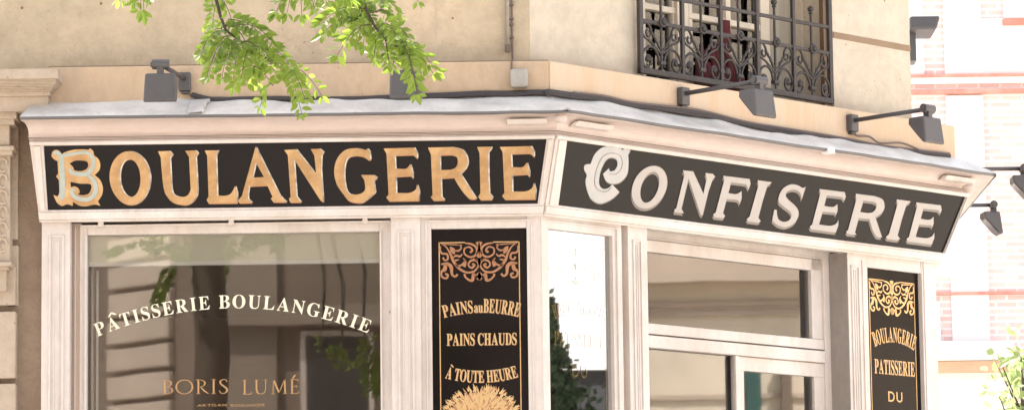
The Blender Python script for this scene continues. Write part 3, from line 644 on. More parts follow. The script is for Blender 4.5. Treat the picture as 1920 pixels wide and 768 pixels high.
B_h2 = [(308, 385, 1), (390, 400, 0), (462, 402, 0), (477, 430, 0), (455, 478, 0), (410, 492, 0), (370, 484, 0), (382, 470, 0), (372, 438, 0), (340, 422, 0), (312, 430, 1)]
B_s = [rb([(175, 165), (195, 150), (220, 165), (235, 200), (240, 300), (245, 400), (240, 500), (215, 520)], [26, 26, 30, 40, 42, 42, 46, 20])]
B_s2 = [rb([(232, 190), (270, 170), (340, 160), (420, 150), (465, 165), (490, 210), (485, 265), (450, 315), (400, 325), (340, 318), (308, 300), (300, 282), (318, 275)], [22, 26, 22, 24, 26, 30, 34, 36, 34, 30, 26, 14, 10])]
B_s3 = [rb([(455, 335), (495, 375), (512, 430), (498, 485), (450, 522), (390, 522), (340, 500), (318, 465), (330, 445), (345, 455)], [26, 34, 36, 38, 34, 34, 32, 30, 20, 12])]
C_out = [(145, 285, 0), (150, 252, 0), (175, 243, 0), (197, 243, 1), (230, 165, 0), (290, 112, 0), (370, 100, 0), (430, 115, 0), (456, 133, 1), (470, 105, 1), (515, 133, 1), (497, 165, 1), (500, 235, 0), (490, 320, 0), (440, 382, 0), (375, 400, 0), (322, 378, 0), (296, 322, 1), (345, 276, 1), (352, 300, 0), (390, 292, 0), (412, 250, 0), (402, 205, 0), (362, 190, 0), (322, 208, 0), (290, 262, 0), (268, 335, 0), (266, 405, 0), (295, 440, 0), (338, 435, 0), (370, 405, 1), (427, 465, 1), (380, 510, 0), (320, 545, 0), (262, 556, 0), (200, 520, 0), (168, 450, 0), (156, 380, 0), (166, 330, 0)]
C_in = [rb([(360, 430), (330, 458), (280, 460), (240, 430), (228, 380), (240, 300), (270, 220), (310, 170), (370, 155), (430, 175), (450, 230), (435, 290), (390, 325), (345, 315)], [4, 5, 5, 5, 4, 4, 4, 4, 4, 4, 4, 4, 4])]
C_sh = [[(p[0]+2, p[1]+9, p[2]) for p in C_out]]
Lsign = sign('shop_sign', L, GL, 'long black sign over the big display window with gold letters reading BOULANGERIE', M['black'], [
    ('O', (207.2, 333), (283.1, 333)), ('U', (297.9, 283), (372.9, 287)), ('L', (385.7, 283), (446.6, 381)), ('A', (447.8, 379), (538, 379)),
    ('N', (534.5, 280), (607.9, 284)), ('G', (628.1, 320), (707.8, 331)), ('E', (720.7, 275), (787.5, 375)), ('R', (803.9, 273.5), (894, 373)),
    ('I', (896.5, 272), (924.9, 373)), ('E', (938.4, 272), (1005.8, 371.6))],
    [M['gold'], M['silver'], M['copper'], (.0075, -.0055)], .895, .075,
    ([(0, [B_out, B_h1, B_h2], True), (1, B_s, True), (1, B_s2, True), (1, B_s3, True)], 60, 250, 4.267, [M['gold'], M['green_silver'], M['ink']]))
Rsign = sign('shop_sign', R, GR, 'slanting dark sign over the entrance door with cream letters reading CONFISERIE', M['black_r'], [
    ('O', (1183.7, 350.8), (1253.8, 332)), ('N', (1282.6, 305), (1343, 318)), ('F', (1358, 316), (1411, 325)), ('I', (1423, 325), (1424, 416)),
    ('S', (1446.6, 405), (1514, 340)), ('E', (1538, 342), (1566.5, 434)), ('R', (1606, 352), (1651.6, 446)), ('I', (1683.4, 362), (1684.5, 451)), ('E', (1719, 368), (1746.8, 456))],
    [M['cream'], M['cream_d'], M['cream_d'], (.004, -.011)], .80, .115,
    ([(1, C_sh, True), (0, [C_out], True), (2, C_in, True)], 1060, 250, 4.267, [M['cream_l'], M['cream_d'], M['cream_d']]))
# ------------------------------------------------------------------ three tall gilded glass panels
def panel(W, x0, x1, yt, xt, label, mb_, border, texts, wheat=False, band=(0, 0)):
    a, b = pxs(W, x0), pxs(W, x1); zt_ = W.loc(xt, yt, -.02)[1]; PO = -.024
    root = empty('glass_sign_panel', W.P((a+b)/2, PO, 1.0), label, 'sign panel', 'tall gilded glass panels between the pilasters')
    m = MB(); m.box(W, a+.0005, b-.0005, 1.0, zt_-.0005, -.0295, PO); m.build('glass_plate', mb_, root)
    cx, hw = (a+b)/2, (b-a)/2; bw = hw*.845; s_ = bw/.34   # ornament unit
    zT = zt_-.058
    m = MB(); th = .0028
    def pt(x, y, d=.0012): return W.P(cx+x*bw, PO+d, zT+y*bw)
    def put(poly): 
        n0 = fill([poly]); m.add([pt(v.x, v.y) for v in n0[0]], n0[1])
    t = th/bw*1.3
    for sg in (1, -1): put([Vector((sg*(1-t), 0)), Vector((sg*(1+t*.2), 0)), Vector((sg*(1+t*.2), -4.9)), Vector((sg*(1-t), -4.9))])
    put([Vector((-1, 0)), Vector((-.35, 0)), Vector((-.35, -t*1.2)), Vector((-1, -t*1.2))]); put([Vector((1, 0)), Vector((.35, 0)), Vector((.35, -t*1.2)), Vector((1, -t*1.2))])
    m.build('border_line', M['gilt_m'] if border == 'm' else M['gilt'], root, fixn=False)
    m = MB(); T1 = .05
    curves = [
        ([(.35, -.03), (.18, -.06), (.06, -.16), (.08, -.32), (.22, -.38), (.36, -.30), (.36, -.17), (.24, -.13), (.17, -.21), (.23, -.27)], [.03, .05, .06, .05, .05, .04, .04, .04, .05, .06]),
        ([(.02, -.40), (.03, -.30), (.0, -.15), (.04, 0)], [.03, .09, .05, .10]),
        ([(.95, -.03), (.82, -.12), (.72, -.28), (.64, -.48), (.50, -.66), (.32, -.76), (.14, -.74), (.04, -.64)], [.02, .03, .05, .07, .06, .05, .05, .04]),
        ([(.04, -.64), (.02, -.54), (.10, -.46), (.22, -.48), (.27, -.58), (.19, -.65), (.12, -.58), (.18, -.55)], [.04, .05, .05, .05, .04, .05, .06, .04]),
        ([(.34, -.44), (.42, -.56), (.54, -.60), (.6, -.54)], [.02, .05, .05, .01]), ([(.38, -.62), (.34, -.5), (.40, -.40)], [.08, .05, .01]),
        ([(.66, -.40), (.58, -.34), (.48, -.36), (.42, -.3)], [.02, .05, .05, .02]), ([(.60, -.46), (.50, -.44)], [.06, .02]),
        ([(.95, -.10), (.97, -.2), (.92, -.28), (.80, -.30), (.78, -.42), (.86, -.45), (.90, -.38)], [.02, .05, .05, .05, .05, .04, .05]),
        ([(.62, -.20), (.52, -.22), (.44, -.14), (.52, -.06)], [.03, .05, .03, .02]), ([(.90, -.05), (.70, -.06), (.42, -.08)], [.02, .03, .03]),
        ([(.72, -.12), (.66, -.20), (.62, -.30)], [.02, .13, .04]),
        ([(.95, -.55), (.80, -.54), (.70, -.62), (.68, -.80), (.60, -.86), (.54, -.80)], [.03, .08, .09, .06, .05, .05]),
        ([(.84, -.55), (.86, -.68), (.94, -.74), (.93, -.86), (.82, -.90), (.78, -.82), (.85, -.79)], [.08, .10, .05, .05, .05, .05, .05]),
        ([(.0, -.96), (.02, -.86), (.0, -.76)], [.04, .17, .03]), ([(.06, -.90), (.15, -.80), (.17, -.95), (.26, -.95), (.36, -.86), (.36, -.80)], [.04, .06, .08, .05, .04, .06]),
        ([(.0, -.62), (.0, -.5), (.0, -.40)], [.02, .08, .01]), ([(.0, -.5), (.1, -.44), (.16, -.42)], [.04, .03, .01]),
    ]
    for pts, ws in curves:
        for sg in (1, -1):
            r_ = ribbon([(sg*p[0], p[1]) for p in pts], ws, 5); N = len(r_)//2
            m.add([pt(v.x, v.y, .0014) for v in r_], [(i, i+1, 2*N-2-i, 2*N-1-i) for i in range(N-1)])
    m.build('scroll_ornament', M['gilt_d'] if border == 'd' else (M['gilt_m'] if border == 'm' else M['gilt']), root, fixn=False)
    for tx in texts:
        t_, pxc, pyc, x0_, x1_, cap, sag, mm = tx
        w_ = W.loc(x1_, pyc, PO)[0]-W.loc(x0_, pyc, PO)[0]; m = MB()
        fn = line_map(W, pxc, pyc, PO+.0016) if sag == 0 else arc_map(W, pxc, pyc, PO+.0016, w_/2, abs(sag), 1 if sag > 0 else -1)
        fn2 = (lambda f_: (lambda a_, b_, c_: f_(a_, b_+.0022, c_-.0022)-W.n*.0008))(fn)
        if t_ == 'PAINS au BEURRE':
            for ff, k in ((fn2, 1), (fn, 0)):
                textmesh(m, 'PAINS', lambda a_, b_, c_: ff(a_-w_*.31, b_, c_), w_*.40, cap, k, gap=.05)
                textmesh(m, 'au', lambda a_, b_, c_: ff(a_-w_*.035, b_, c_), w_*.115, cap*.86, k, gap=.03)
                textmesh(m, 'BEURRE', lambda a_, b_, c_: ff(a_+w_*.27, b_, c_), w_*.48, cap*1.12, k, gap=.05)
        else:
            for ff, k in ((fn2, 1), (fn, 0)):
                textmesh(m, t_, ff, w_, cap, k, style='plain' if t_ == 'DU' else 'bold', gap=.06 if t_ != 'DU' else .2, space=.28)
                if t_[0] == 'A':
                    e = -w_/2+.020; m.add([ff(e, -.010, cap+.010), ff(e, -.004, cap+.013), ff(e, .006, cap+.004), ff(e, .001, cap+.002)], [(0, 1, 2, 3)], k)
        m.build('gilt_lettering', [mm, M['gilt_m'] if border == 'm' else M['gilt_d']], root, fixn=False)
    if wheat:
        m = MB(); rr = random.Random(3); c0 = W.loc(903, 800, PO); R0 = .175
        for i in range(1100):
            th = rr.uniform(-.15, PI+.15); rad = R0*math.sqrt(rr.uniform(.0, 1.0)); x = math.cos(th)*rad*1.0; y = math.sin(th)*rad*.98
            ln = rr.uniform(.012, .03)*(1.0 if rad < R0*.8 else .8); an = th+rr.uniform(-.5, .5); wd = ln*rr.uniform(.13, .24)
            d = Vector((math.cos(an), math.sin(an))); n_ = Vector((-d.y, d.x)); p0 = Vector((x, y))
            zz = PO+.0012+i*1.2e-6
            k = 0 if rr.random() < .40+.3*(rad/R0) else (1 if rr.random() < .6 else 2)
            q_ = [p0-d*ln*.3, p0+n_*wd, p0+d*ln, p0-n_*wd]
            if abs(x) > bw*.93: continue
            m.add([W.P(c0[0]+v.x, zz, c0[1]+v.y) for v in q_], [(0, 1, 2, 3)], k)
        m.add([W.P(c0[0]+math.cos(t_)*R0*.86*min(1, bw/R0/.95), PO+.0009, c0[1]+math.sin(t_)*R0*.86) for t_ in [i*PI/16 for i in range(17)]], [tuple(range(17))], 2)
        m.build('wheat_sheaf_painting', [M['gilt_l'], M['gilt'], M['gilt_d']], root, fixn=False)
    return root
def pxs(W, x): return W.loc(x, 600, 0)[0]
panel(L, 810, 989.5, 428.5, 812, 'tall black glass panel reading PAINS CHAUDS above a golden wheat sheaf', M['black'], 'd', [
    ('PAINS au BEURRE', 902, 585, 833, 971, .052, .020, M['gilt_l']), ('PAINS CHAUDS', 903, 646, 838, 969, .050, 0, M['gilt_l']), ('A TOUTE HEURE', 903, 716, 834, 973, .050, -.022, M['gilt_l'])], wheat=True)
panel(R, 1022, 1152, 427.5, 1022, 'tall glass panel beside the corner post, mostly washed out by white sky reflection', M['black_m'], 'm', [
    ('BOULANGERIE', 1087, 590, 1040, 1136, .062, .030, M['gilt_m']), ('PATISSERIE', 1087, 650, 1040, 1136, .062, 0, M['gilt_m']), ('DU', 1087, 706, 1072, 1100, .050, 0, M['gilt_m'])])
panel(R, 1630, 1730.5, 498, 1630, 'tall dark glass panel right of the entrance door reading BOULANGERIE PATISSERIE DU', M['black_r'], 'l', [
    ('BOULANGERIE', 1677, 640.5, 1639, 1714, .068, .032, M['gilt_l']), ('PATISSERIE', 1678, 701.5, 1641, 1716, .066, 0, M['gilt_l']), ('DU', 1679, 752, 1667, 1693, .046, 0, M['gilt_l'])])
# ------------------------------------------------------------------ the building above
bld = empty('corner_building', (0, 0, 0), 'beige rendered stone building rising above the corner bakery', 'building')
WO = -.09; ZT = 6.8
zLt = zat(LO, 120.5); zLb = zFh-.10
def co(i, o):  # corner points of offset outlines
    return Vector((.41421*o, -o)) if i == 1 else Vector((C2[0]+o, C2[1]-.41421*o))
XL = -5.0
sLedge = L.loc(96, 180, 0)[0]
m = MB()
a1, b1 = co(1, LO), co(1, WO-.1)
m.prism([(sLedge, -LO), (a1.x, a1.y), (b1.x, b1.y), (sLedge, -WO+.1)], zLb, zLt); m.build('ledge', M['ledge'], bld, bevel=.008)
m = MB(); a2, b2_ = co(2, LO), co(2, WO-.1)
m.prism([(a1.x, a1.y), (a2.x, a2.y), (a2.x, 6), (b2_.x, 6), (b2_.x, b2_.y), (b1.x, b1.y)], zLb, zLt); m.build('ledge', M['ledge_r'], bld, bevel=.008)
# weathered fillet on ledge top
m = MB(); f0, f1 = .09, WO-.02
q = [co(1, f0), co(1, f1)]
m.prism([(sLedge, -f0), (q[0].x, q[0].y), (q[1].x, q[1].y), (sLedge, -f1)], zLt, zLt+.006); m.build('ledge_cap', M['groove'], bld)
# grille px and window opening on the chamfer
sW0, sW1 = R.loc(1203, 100, WO)[0], R.loc(1562, 100, WO)[0]
m = MB(); p1, p1i, p2, p2i = co(1, WO), co(1, WO-.4), co(2, WO), co(2, WO-.4)
m.prism([(XL, -WO), (p1.x, p1.y), (p1i.x, p1i.y), (XL, -WO+.4)], zLt+.007, ZT); m.build('wall', M['stone'], bld)
m = MB()
e0, e0i = R.P(sW0, WO, 0), R.P(sW0, WO-.4, 0); e1, e1i = R.P(sW1, WO, 0), R.P(sW1, WO-.4, 0)
m.prism([(p1.x, p1.y), (e0.x, e0.y), (e0i.x, e0i.y), (p1i.x, p1i.y)], zLt+.001, ZT)
m.prism([(e1.x, e1.y), (p2.x, p2.y), (p2i.x, p2i.y), (e1i.x, e1i.y)], zLt+.001, ZT)
m.prism([(e0.x, e0.y), (e1.x, e1.y), (e1i.x, e1i.y), (e0i.x, e0i.y)], 5.6, ZT)
m.build('wall', M['stone_r'], bld)
m = MB(); m.prism([(p2.x, p2.y+.001), (p2.x, 7), (p2i.x, 7), (p2i.x, p2i.y)], zLt+.001, ZT); m.build('wall', M['stone_r'], bld)
m = MB(); m.prism([(XL, .3), (p1i.x, p1i.y), (p2i.x, p2i.y), (p2i.x, 7), (XL, 7)], ZT-.2, ZT-.01); m.build('sun_cap', M['groove'], bld)  # unseen slab added over the walls to keep sun out of the rooms
m = MB(); m.prism([(XL, .5), (p1i.x, p1i.y), (p2i.x, p2i.y), (p2i.x, 7), (XL, 7)], 4.02, 4.12); m.build('floor_slab', M['inner_c'], bld)
m = MB(); m.xbox(XL, XL+.2, .3, 7, 0, ZT-.2); m.xbox(XL, 2, 6.8, 7, 0, ZT-.2); m.build('rear_wall', M['inner'], bld)
# joint course right of the window, vertical block joints on left
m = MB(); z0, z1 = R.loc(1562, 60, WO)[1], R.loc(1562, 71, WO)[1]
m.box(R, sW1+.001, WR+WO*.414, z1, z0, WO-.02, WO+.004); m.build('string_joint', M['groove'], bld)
m = MB(); s = L.loc(816, 60, WO)[0]; m.box(L, s, s+.005, zLt, ZT, WO-.01, WO+.0015); m.build('string_joint', M['stone_r'], bld)
# upper window
WD = WO-.20
uw = MB(); fs0, fs1 = sW0, sW1; ztop = 5.55
uz = zLt+.05
def uR(mb, x0, x1, o, th, z0_, z1_): mb.box(R, R.loc(x0, 60, o)[0], R.loc(x1, 60, o)[0], z0_, z1_, o-th, o)
for x0, x1, dd in ((1204, 1211, 0), (1262, 1271, -.01), (1271, 1292, .012), (1292, 1299, -.01), (1362, 1371, 0), (1427, 1444, 0)): uR(uw, x0, x1, WD+dd, .05, uz, ztop)
uR(uw, 1204, 1444, WD, .05, uz, uz+.05)
zb1_ = R.loc(1240, 14, WD)[1]; uR(uw, 1208, 1270, WD-.004, .03, zb1_-.018, zb1_+.010); uR(uw, 1292, 1440, WD-.004, .03, zb1_-.026, zb1_+.002)
ufr = uw.build('window', M['woodpaint'], bld, bevel=.003); 
m = MB(); uR(m, 1206, 1442, WD-.03, .004, uz, ztop); m.build('pane', M['glass'], ufr)
m = MB(); uR(m, 1444, 1503, WD-.02, .02, uz, ztop); m.build('casement_board', M['curtain'], ufr)
m = MB(); uR(m, 1503, 1519, WD+.02, .05, uz, ztop); m.build('frame_post', M['woodpaint'], ufr)
m = MB(); so0 = R.loc(1519, 60, WD)[0]
m.prism([tuple(R.P(so0, WD, 0).xy), tuple(R.P(so0+.035, WD, 0).xy), tuple(R.P(sW1-.004, WO-.03, 0).xy), tuple(R.P(sW1-.03, WO-.03, 0).xy)], uz, ztop)
m.build('folded_shutter', M['shutter'], ufr)
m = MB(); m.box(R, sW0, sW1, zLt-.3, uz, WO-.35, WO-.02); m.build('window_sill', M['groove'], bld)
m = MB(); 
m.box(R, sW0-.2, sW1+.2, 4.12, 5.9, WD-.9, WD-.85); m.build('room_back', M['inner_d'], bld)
# red cloth, flower pots behind the grille
ft = empty('cloth_bundle', R.P(R.loc(1345, 140, WD+.06)[0], WD+.06, zLt+.05), 'dark red cloth hanging on the window sill behind the iron grille', 'cloth')
m = MB(); c0 = R.loc(1345, 140, WD+.06)[0]
for i in range(12):
    a = -.14+i*.026; h = .16+.05*math.sin(i*1.7)+.05*(1-abs(a)/.16)
    m.tube([R.P(c0+a, WD+.06+.012*math.sin(i*2), zLt+.05), R.P(c0+a*1.0+.006, WD+.07, zLt+.05+h*.6), R.P(c0+a*.9, WD+.055, zLt+.05+h)], [.020, .018, .010], 7)
m.build('folded_cloth', M['red'], ft, smooth=True)
ft2 = empty('hanging_towel', R.P(R.loc(1363, 60, WD+.03)[0], WD+.03, 4.6), 'narrow red towel hanging in the upper window above the dark red cloth', 'towel')
m = MB(); c1, zc = R.loc(1361, 62, WD+.03)
for i in range(5): m.tube([R.P(c1-.012+i*.008, WD+.03, zc+.06), R.P(c1-.014+i*.009, WD+.034, zc-.03), R.P(c1-.016+i*.010, WD+.03, zc-.09)], .007, 6)
m.build('towel_cloth', M['red'], ft2)
# ------------------------------------------------------------------ wrought iron window grille
GO = WO+.035
gr = empty('window_grille', R.P(sW0, GO, zLt+.02), 'black wrought iron grille with scrollwork across the upstairs window', 'window grille')
gx = lambda x, y=100: R.loc(x, y, GO)[0]
gz0, gz1 = R.loc(1201, 132, GO)[1], R.loc(1206, 39, GO)[1]
gz2 = R.loc(1370, 18, GO)[1]
s0_, s5 = gx(1201), gx(1556)
def frame_bar(name, a, b, r): mm = MB(); mm.tube([a, b], r, 4); return mm.build(name, M['iron'], gr)
gP = lambda s, z, d=0: R.P(s, GO+d, z)
m = MB(); m.box(R, s0_-.012, s5+.012, gz0-.013, gz0+.013, GO-.012, GO+.012); m.build('bottom_rail', M['iron'], gr, bevel=.002)
m = MB(); m.box(R, s0_, s5, gz1-.008, gz1+.008, GO-.006, GO+.008); m.build('middle_rail', M['iron'], gr, bevel=.002)
m = MB(); m.box(R, s0_, s5, gz2-.008, gz2+.008, GO-.006, GO+.008); m.build('upper_rail', M['iron'], gr, bevel=.002)
ztg = 5.35
m = MB(); m.box(R, s0_, s5, ztg-.01, ztg+.01, GO-.008, GO+.008); m.build('top_rail', M['iron'], gr)
for s in (s0_, s5): m = MB(); m.box(R, s-.012, s+.012, gz0-.013, ztg, GO-.010, GO+.010); m.build('side_post', M['iron'], gr, bevel=.002)
NB = 5; xs = [s0_]+[gx(x) for x in (1279, 1351, 1419, 1487)]+[s5]
for s in xs[1:-1]:
    m = MB(); m.box(R, s-.009, s+.009, gz0, ztg, GO-.0045, GO+.0115); m.box(R, s-.014, s+.014, gz0+.045, gz0+.060, GO-.014, GO+.014); m.box(R, s-.013, s+.013, gz0+.17, gz0+.182, GO-.014, GO+.014); m.build('upright_bar', M['iron'], gr, bevel=.001)
for i in range(NB):
    a, b = xs[i], xs[i+1]; c = (a+b)/2; h = gz1-gz0; hw = (b-a)/2
    m = MB(); m.tube([gP(c, gz0), gP(c, gz2+.05)], .006, 8)
    m.lathe([(.0, 0), (.012, .004), (.007, .014), (.015, .02), (.015, .032), (.006, .04), (0, .042)], gP(c, gz2+.045), n=10)
    m.box(R, c-.018, c+.018, gz0+.04, gz0+.055, GO-.012, GO+.012)
    m.build('finial_bar', M['iron'], gr, smooth=False)
    m = MB(); rg = [gP(c+.019*math.cos(t), gz1+.006+.019*math.sin(t), .012) for t in [k*2*PI/14 for k in range(15)]]; m.tube(rg, .0065, 6, caps=False); m.lathe([(.011, -.002), (.011, .016), (0, .02)], gP(c, gz1+.006, .004), R.n, 8)
    m.build('rosette', M['iron'], gr, smooth=True)
    for sg in (1, -1):
        q = lambda u, v, d=0: gP(c+sg*u*hw, gz0+v*h, d)
        def curve(pts, r, nsub=5):
            cc = cr_loop([(x, y, 0) for x, y in pts], False, nsub); return [q(p.x, p.y) for p in cc], r
        m = MB()
        for pts, r in (([(.10, .15), (.16, .33), (.34, .48), (.60, .50), (.84, .40), (.93, .25), (.84, .11), (.64, .09), (.52, .18), (.54, .29), (.66, .32), (.73, .25), (.67, .2)], .0062),
                       ([(.04, .40), (.22, .47), (.50, .60), (.80, .68), (.93, .80), (.88, .93), (.68, .97), (.52, .88), (.50, .76), (.62, .70), (.72, .76), (.68, .83)], .0058)):
            cc = cr_loop([(x, y, 0) for x, y in pts], False, 4); m.tube([q(p.x, p.y) for p in cc], r, 6)
        m.lathe([(0, -.01), (.013, -.006), (.013, .006), (0, .01)], q(.66, .245), R.n, 8)
        m.build('scroll', M['iron'], gr, smooth=True)
        m = MB(); rr = random.Random(i*2+sg)
        for k in range(9):  # acanthus leaf: lobes along a curve
            f = k/8; u = .14+.36*f; v = .52+.33*f*(1-.2*f); sz = .017*(1-.35*abs(f-.5))
            p = q(u, v, .004); dd = R.s*(sg*math.cos(k*1.9))*sz+Vector((0, 0, 1))*math.sin(k*1.9+1)*sz+R.n*.004
            m.tube([p-dd, p, p+dd], [.002, .0065, .002], 5)
        m.build('leaf_ornament', M['iron'], gr, smooth=True)
# ------------------------------------------------------------------ floodlights
def floodlight(W, px, py, label, arm=.39, yaw=0., headyaw=0., s=None, z=None, sz=1.0):
    if s is None: s, z = W.loc(px, py, LO)
    base = W.P(s, LO, z); root = empty('floodlight', base, label, 'floodlight', 'floodlights on arms above the sign')
    root.rotation_euler = (0, 0, math.atan2(W.n.y, W.n.x)+PI/2)     # local -y is outward
    ob = []
    def lb(mb, name, mt, par=root, **kw):
        # build in local coordinates
        me = bpy.data.meshes.new(name); me.from_pydata([tuple(v) for v in mb.v], [], mb.f)
        me.materials.append(mt)
        bm = bmesh.new(); bm.from_mesh(me); bmesh.ops.recalc_face_normals(bm, faces=bm.faces); bm.to_mesh(me); bm.free()
        for p in me.polygons: p.use_smooth = kw.get('smooth', False)
        o = bpy.data.objects.new(name, me); col.objects.link(o); o.parent = par
        if kw.get('bevel'):
            b = o.modifiers.new('bevel', 'BEVEL'); b.width = kw['bevel']; b.segments = 3; b.limit_method = 'ANGLE'
        return o
    m = MB(); m.xbox(-.026, .026, -.035, 0, -.04, .04); m.xbox(-.016, .016, -.028, 0, -.052, -.04); lb(m, 'wall_plate', M['lamp'], bevel=.005)
    e = Vector((math.sin(yaw)*arm, -math.cos(yaw)*arm, .0)); m = MB(); m.tube([(0, -.03, .012), e+Vector((0, 0, .012))], .0105, 8); lb(m, 'arm', M['lamp'], smooth=True)
    m = MB(); m.tube([e+Vector((-.035, 0, .012)), e+Vector((.035, 0, .012))], .021, 12); m.tube([e+Vector((-.042, 0, .012)), e+Vector((-.036, 0, .012))], .012, 8); m.xbox(e.x-.015, e.x+.012, e.y-.016, e.y+.016, -.032, .01); lb(m, 'knuckle', M['lamp'])
    c, s_ = math.cos(headyaw), math.sin(headyaw)
    prof = [(.064, 0), (.064, -.030), (-.022, -.124), (-.038, -.120), (-.024, -.0)]
    m = MB(); hw = .070*sz; n = len(prof)
    def hp(x, y, z): return (e.x+x*c-y*s_, e.y+x*s_+y*c, z-.028)
    m.add([hp(-hw+(.006 if z_ == 0 else 0), y, z_) for y, z_ in prof]+[hp(hw-(.006 if z_ == 0 else 0), y, z_) for y, z_ in prof], [tuple(range(n)), tuple(range(n, 2*n))]+[(i, (i+1) % n, n+(i+1) % n, n+i) for i in range(n)])
    h = lb(m, 'housing', M['lamp'], bevel=.009)
    m = MB(); a_, b_ = Vector((0, .064, -.030)), Vector((0, -.022, -.124)); nn = Vector((0, (b_-a_).z, -(b_-a_).y)).normalized()
    if nn.z > 0: nn = -nn
    q = [a_+(b_-a_)*.1+nn*.003, a_+(b_-a_)*.9+nn*.003]
    m.add([hp(-hw*.85, q[0].y, q[0].z), hp(hw*.85, q[0].y, q[0].z), hp(hw*.85, q[1].y, q[1].z), hp(-hw*.85, q[1].y, q[1].z)], [(0, 1, 2, 3)]); lb(m, 'lamp_glass', M['lamp_glass'], h)
    return root
floodlight(L, 347, 155, 'dark floodlight above the letters OU, left of the leafy branches', yaw=-.17)
floodlight(L, 772, 150, 'dark floodlight half hidden behind leaves above the letters GE', yaw=-.03, headyaw=.05)
floodlight(R, 1276, 182, 'grey floodlight on its arm just below the iron window grille', arm=.465)
floodlight(R, 1593, 232, 'grey floodlight right of the grille, above the last letters of CONFISERIE', arm=.465)
zz = R.loc(1593, 232, LO)[1]
floodlight(T, 0, 0, 'dark floodlight cut by the right edge of the photo, on the side wall', s=1.0, z=zz, arm=.46)
floodlight(T, 0, 0, 'small far floodlight on the side wall just beyond the cornice end', s=2.35, z=zz, arm=.47, headyaw=.15, sz=.8)
# ------------------------------------------------------------------ junction box, cables, conduit
jb = MB(); s0j, z0j = L.loc(957, 163, LO+.05); s1j, z1j = L.loc(990, 128, LO+.05)
jb.box(L, s0j, s1j, z0j, z1j, LO+.001, LO+.05)
o = jb.build('junction_box', M['plastic'], bevel=.012); tag(o, 'small weathered grey plastic junction box on the ledge by the corner', 'junction box')
def cable(name, pts, r, mt, label, o_=None, grp='cables lying along the top of the flashing', n=6):
    m = MB(); P3 = []
    for (W, px, py, oo) in pts:
        s, z = W.loc(px, py, oo); P3.append(W.P(s, oo, z))
    out = []
    for i in range(len(P3)-1):
        p0, p1, p2, p3 = P3[max(i-1, 0)], P3[i], P3[i+1], P3[min(i+2, len(P3)-1)]
        for k in range(6):
            t = k/6; t2, t3 = t*t, t**3
            out.append(.5*((2*p1)+(p2-p0)*t+(2*p0-5*p1+4*p2-p3)*t2+(3*p1-p0-3*p2+p3)*t3))
    out.append(P3[-1]); m.tube(out, r, n)
    return tag(m.build(name, mt, smooth=True), label, 'cable', grp)
CO = LO+.015
rr = random.Random(11)
lc = [(360, 178), (400, 187), (450, 186), (520, 185), (600, 186), (680, 185), (760, 181), (840, 178), (900, 175), (960, 175), (1000, 173), (1022, 173)]
rc = [(1030, 173), (1075, 179), (1130, 186), (1180, 197), (1230, 203), (1290, 210), (1330, 216), (1400, 234), (1460, 243), (1530, 255), (1600, 267), (1660, 279), (1720, 286), (1780, 293)]
cable('cable', [(L, x, y, CO+.004) for x, y in lc]+[(R, x, y-1, CO+.006) for x, y in rc], .0115, M['cable'], 'thick black cable running the whole length behind the flashing')
cable('cable', [(L, x, y+3+rr.uniform(-1.5, 1.5), CO+.008) for x, y in lc[4:]]+[(R, x, y+2.5+rr.uniform(-2, 2), CO+.008) for x, y in rc], .009, M['cable'], 'black cable under the thick one, from the middle leaves to the right end')
cable('cable', [(R, x, y-5+rr.uniform(-1.5, 1.5), CO+.008) for x, y in rc[1:]], .006, M['cable_b'], 'thin brown cable lying on the bundle above CONFISERIE')
cable('cable', [(L, 350, 172, LO+.01), (L, 362, 180, LO+.01), (L, 390, 184, LO+.01), (L, 420, 184, LO+.012), (L, 500, 190, LO+.012)], .0055, M['cable_b'], 'thin cable dropping from the plate of the leftmost floodlight')
cable('cable', [(R, 1597, 246, LO+.02), (R, 1606, 254, LO+.02), (R, 1630, 256, LO+.02), (R, 1650, 268, LO+.03), (R, 1690, 268, LO+.03), (R, 1722, 280, LO+.03)], .005, M['cable_b'], 'thin cable looping from the plate of the rightmost ledge floodlight')
cable('cable', [(R, 1490, 252, LO+.02), (R, 1520, 262, LO+.05), (R, 1540, 272, LO+.13), (R, 1548, 281, LO+.18)], .005, M['cable'], 'short black cable crossing the white flashing above the letters SE')
m = MB(); s, z = R.loc(1551, 283, .27); m.box(R, s-.02, s+.02, z-.014, z+.012, .25, .30); tag(m.build('cable_clip', M['bar'], bevel=.003), 'small white clip at the flashing edge above the letters SE', 'clip')
pr = empty('conduit', L.P(L.loc(952, 60, WO+.02)[0], WO+.02, 4.3), 'grey metal conduit running down the wall above the junction box', 'conduit')
s, z = L.loc(952, 97, WO+.02); m = MB(); m.tube([L.P(s, WO+.02, z), L.P(s, WO+.02, ZT-.3)], .0085, 8); m.build('pipe', M['plastic'], pr, smooth=True)
m = MB(); m.tube([L.P(s, WO+.02, z-.002), L.P(s, WO+.02, z+.030)], .012, 8); m.build('end_sleeve', M['cable_b'], pr)
pc = empty('cable', L.P(L.loc(959, 60, WO+.02)[0], WO+.01, 4.2), 'thin brown cable clipped to the wall right beside the grey conduit', 'cable')
s, z = L.loc(959, 60, WO+.012); m = MB(); m.tube([L.P(s, WO+.012, ZT-.3), L.P(s+.003, WO+.012, 4.35), L.P(s, WO+.012, zLt+.03), L.P(s, LO+.01, zLt+.002), L.P(s-.002, LO+.01, zLt-.05)], .004, 6); m.build('wire', M['cable_b'], pc)
for y in (10, 36, 47, 71): z = L.loc(959, y, WO)[1]; m = MB(); m.box(L, s-.010, s+.010, z-.004, z+.004, WO, WO+.02); m.build('clip', M['cable_b'], pc)
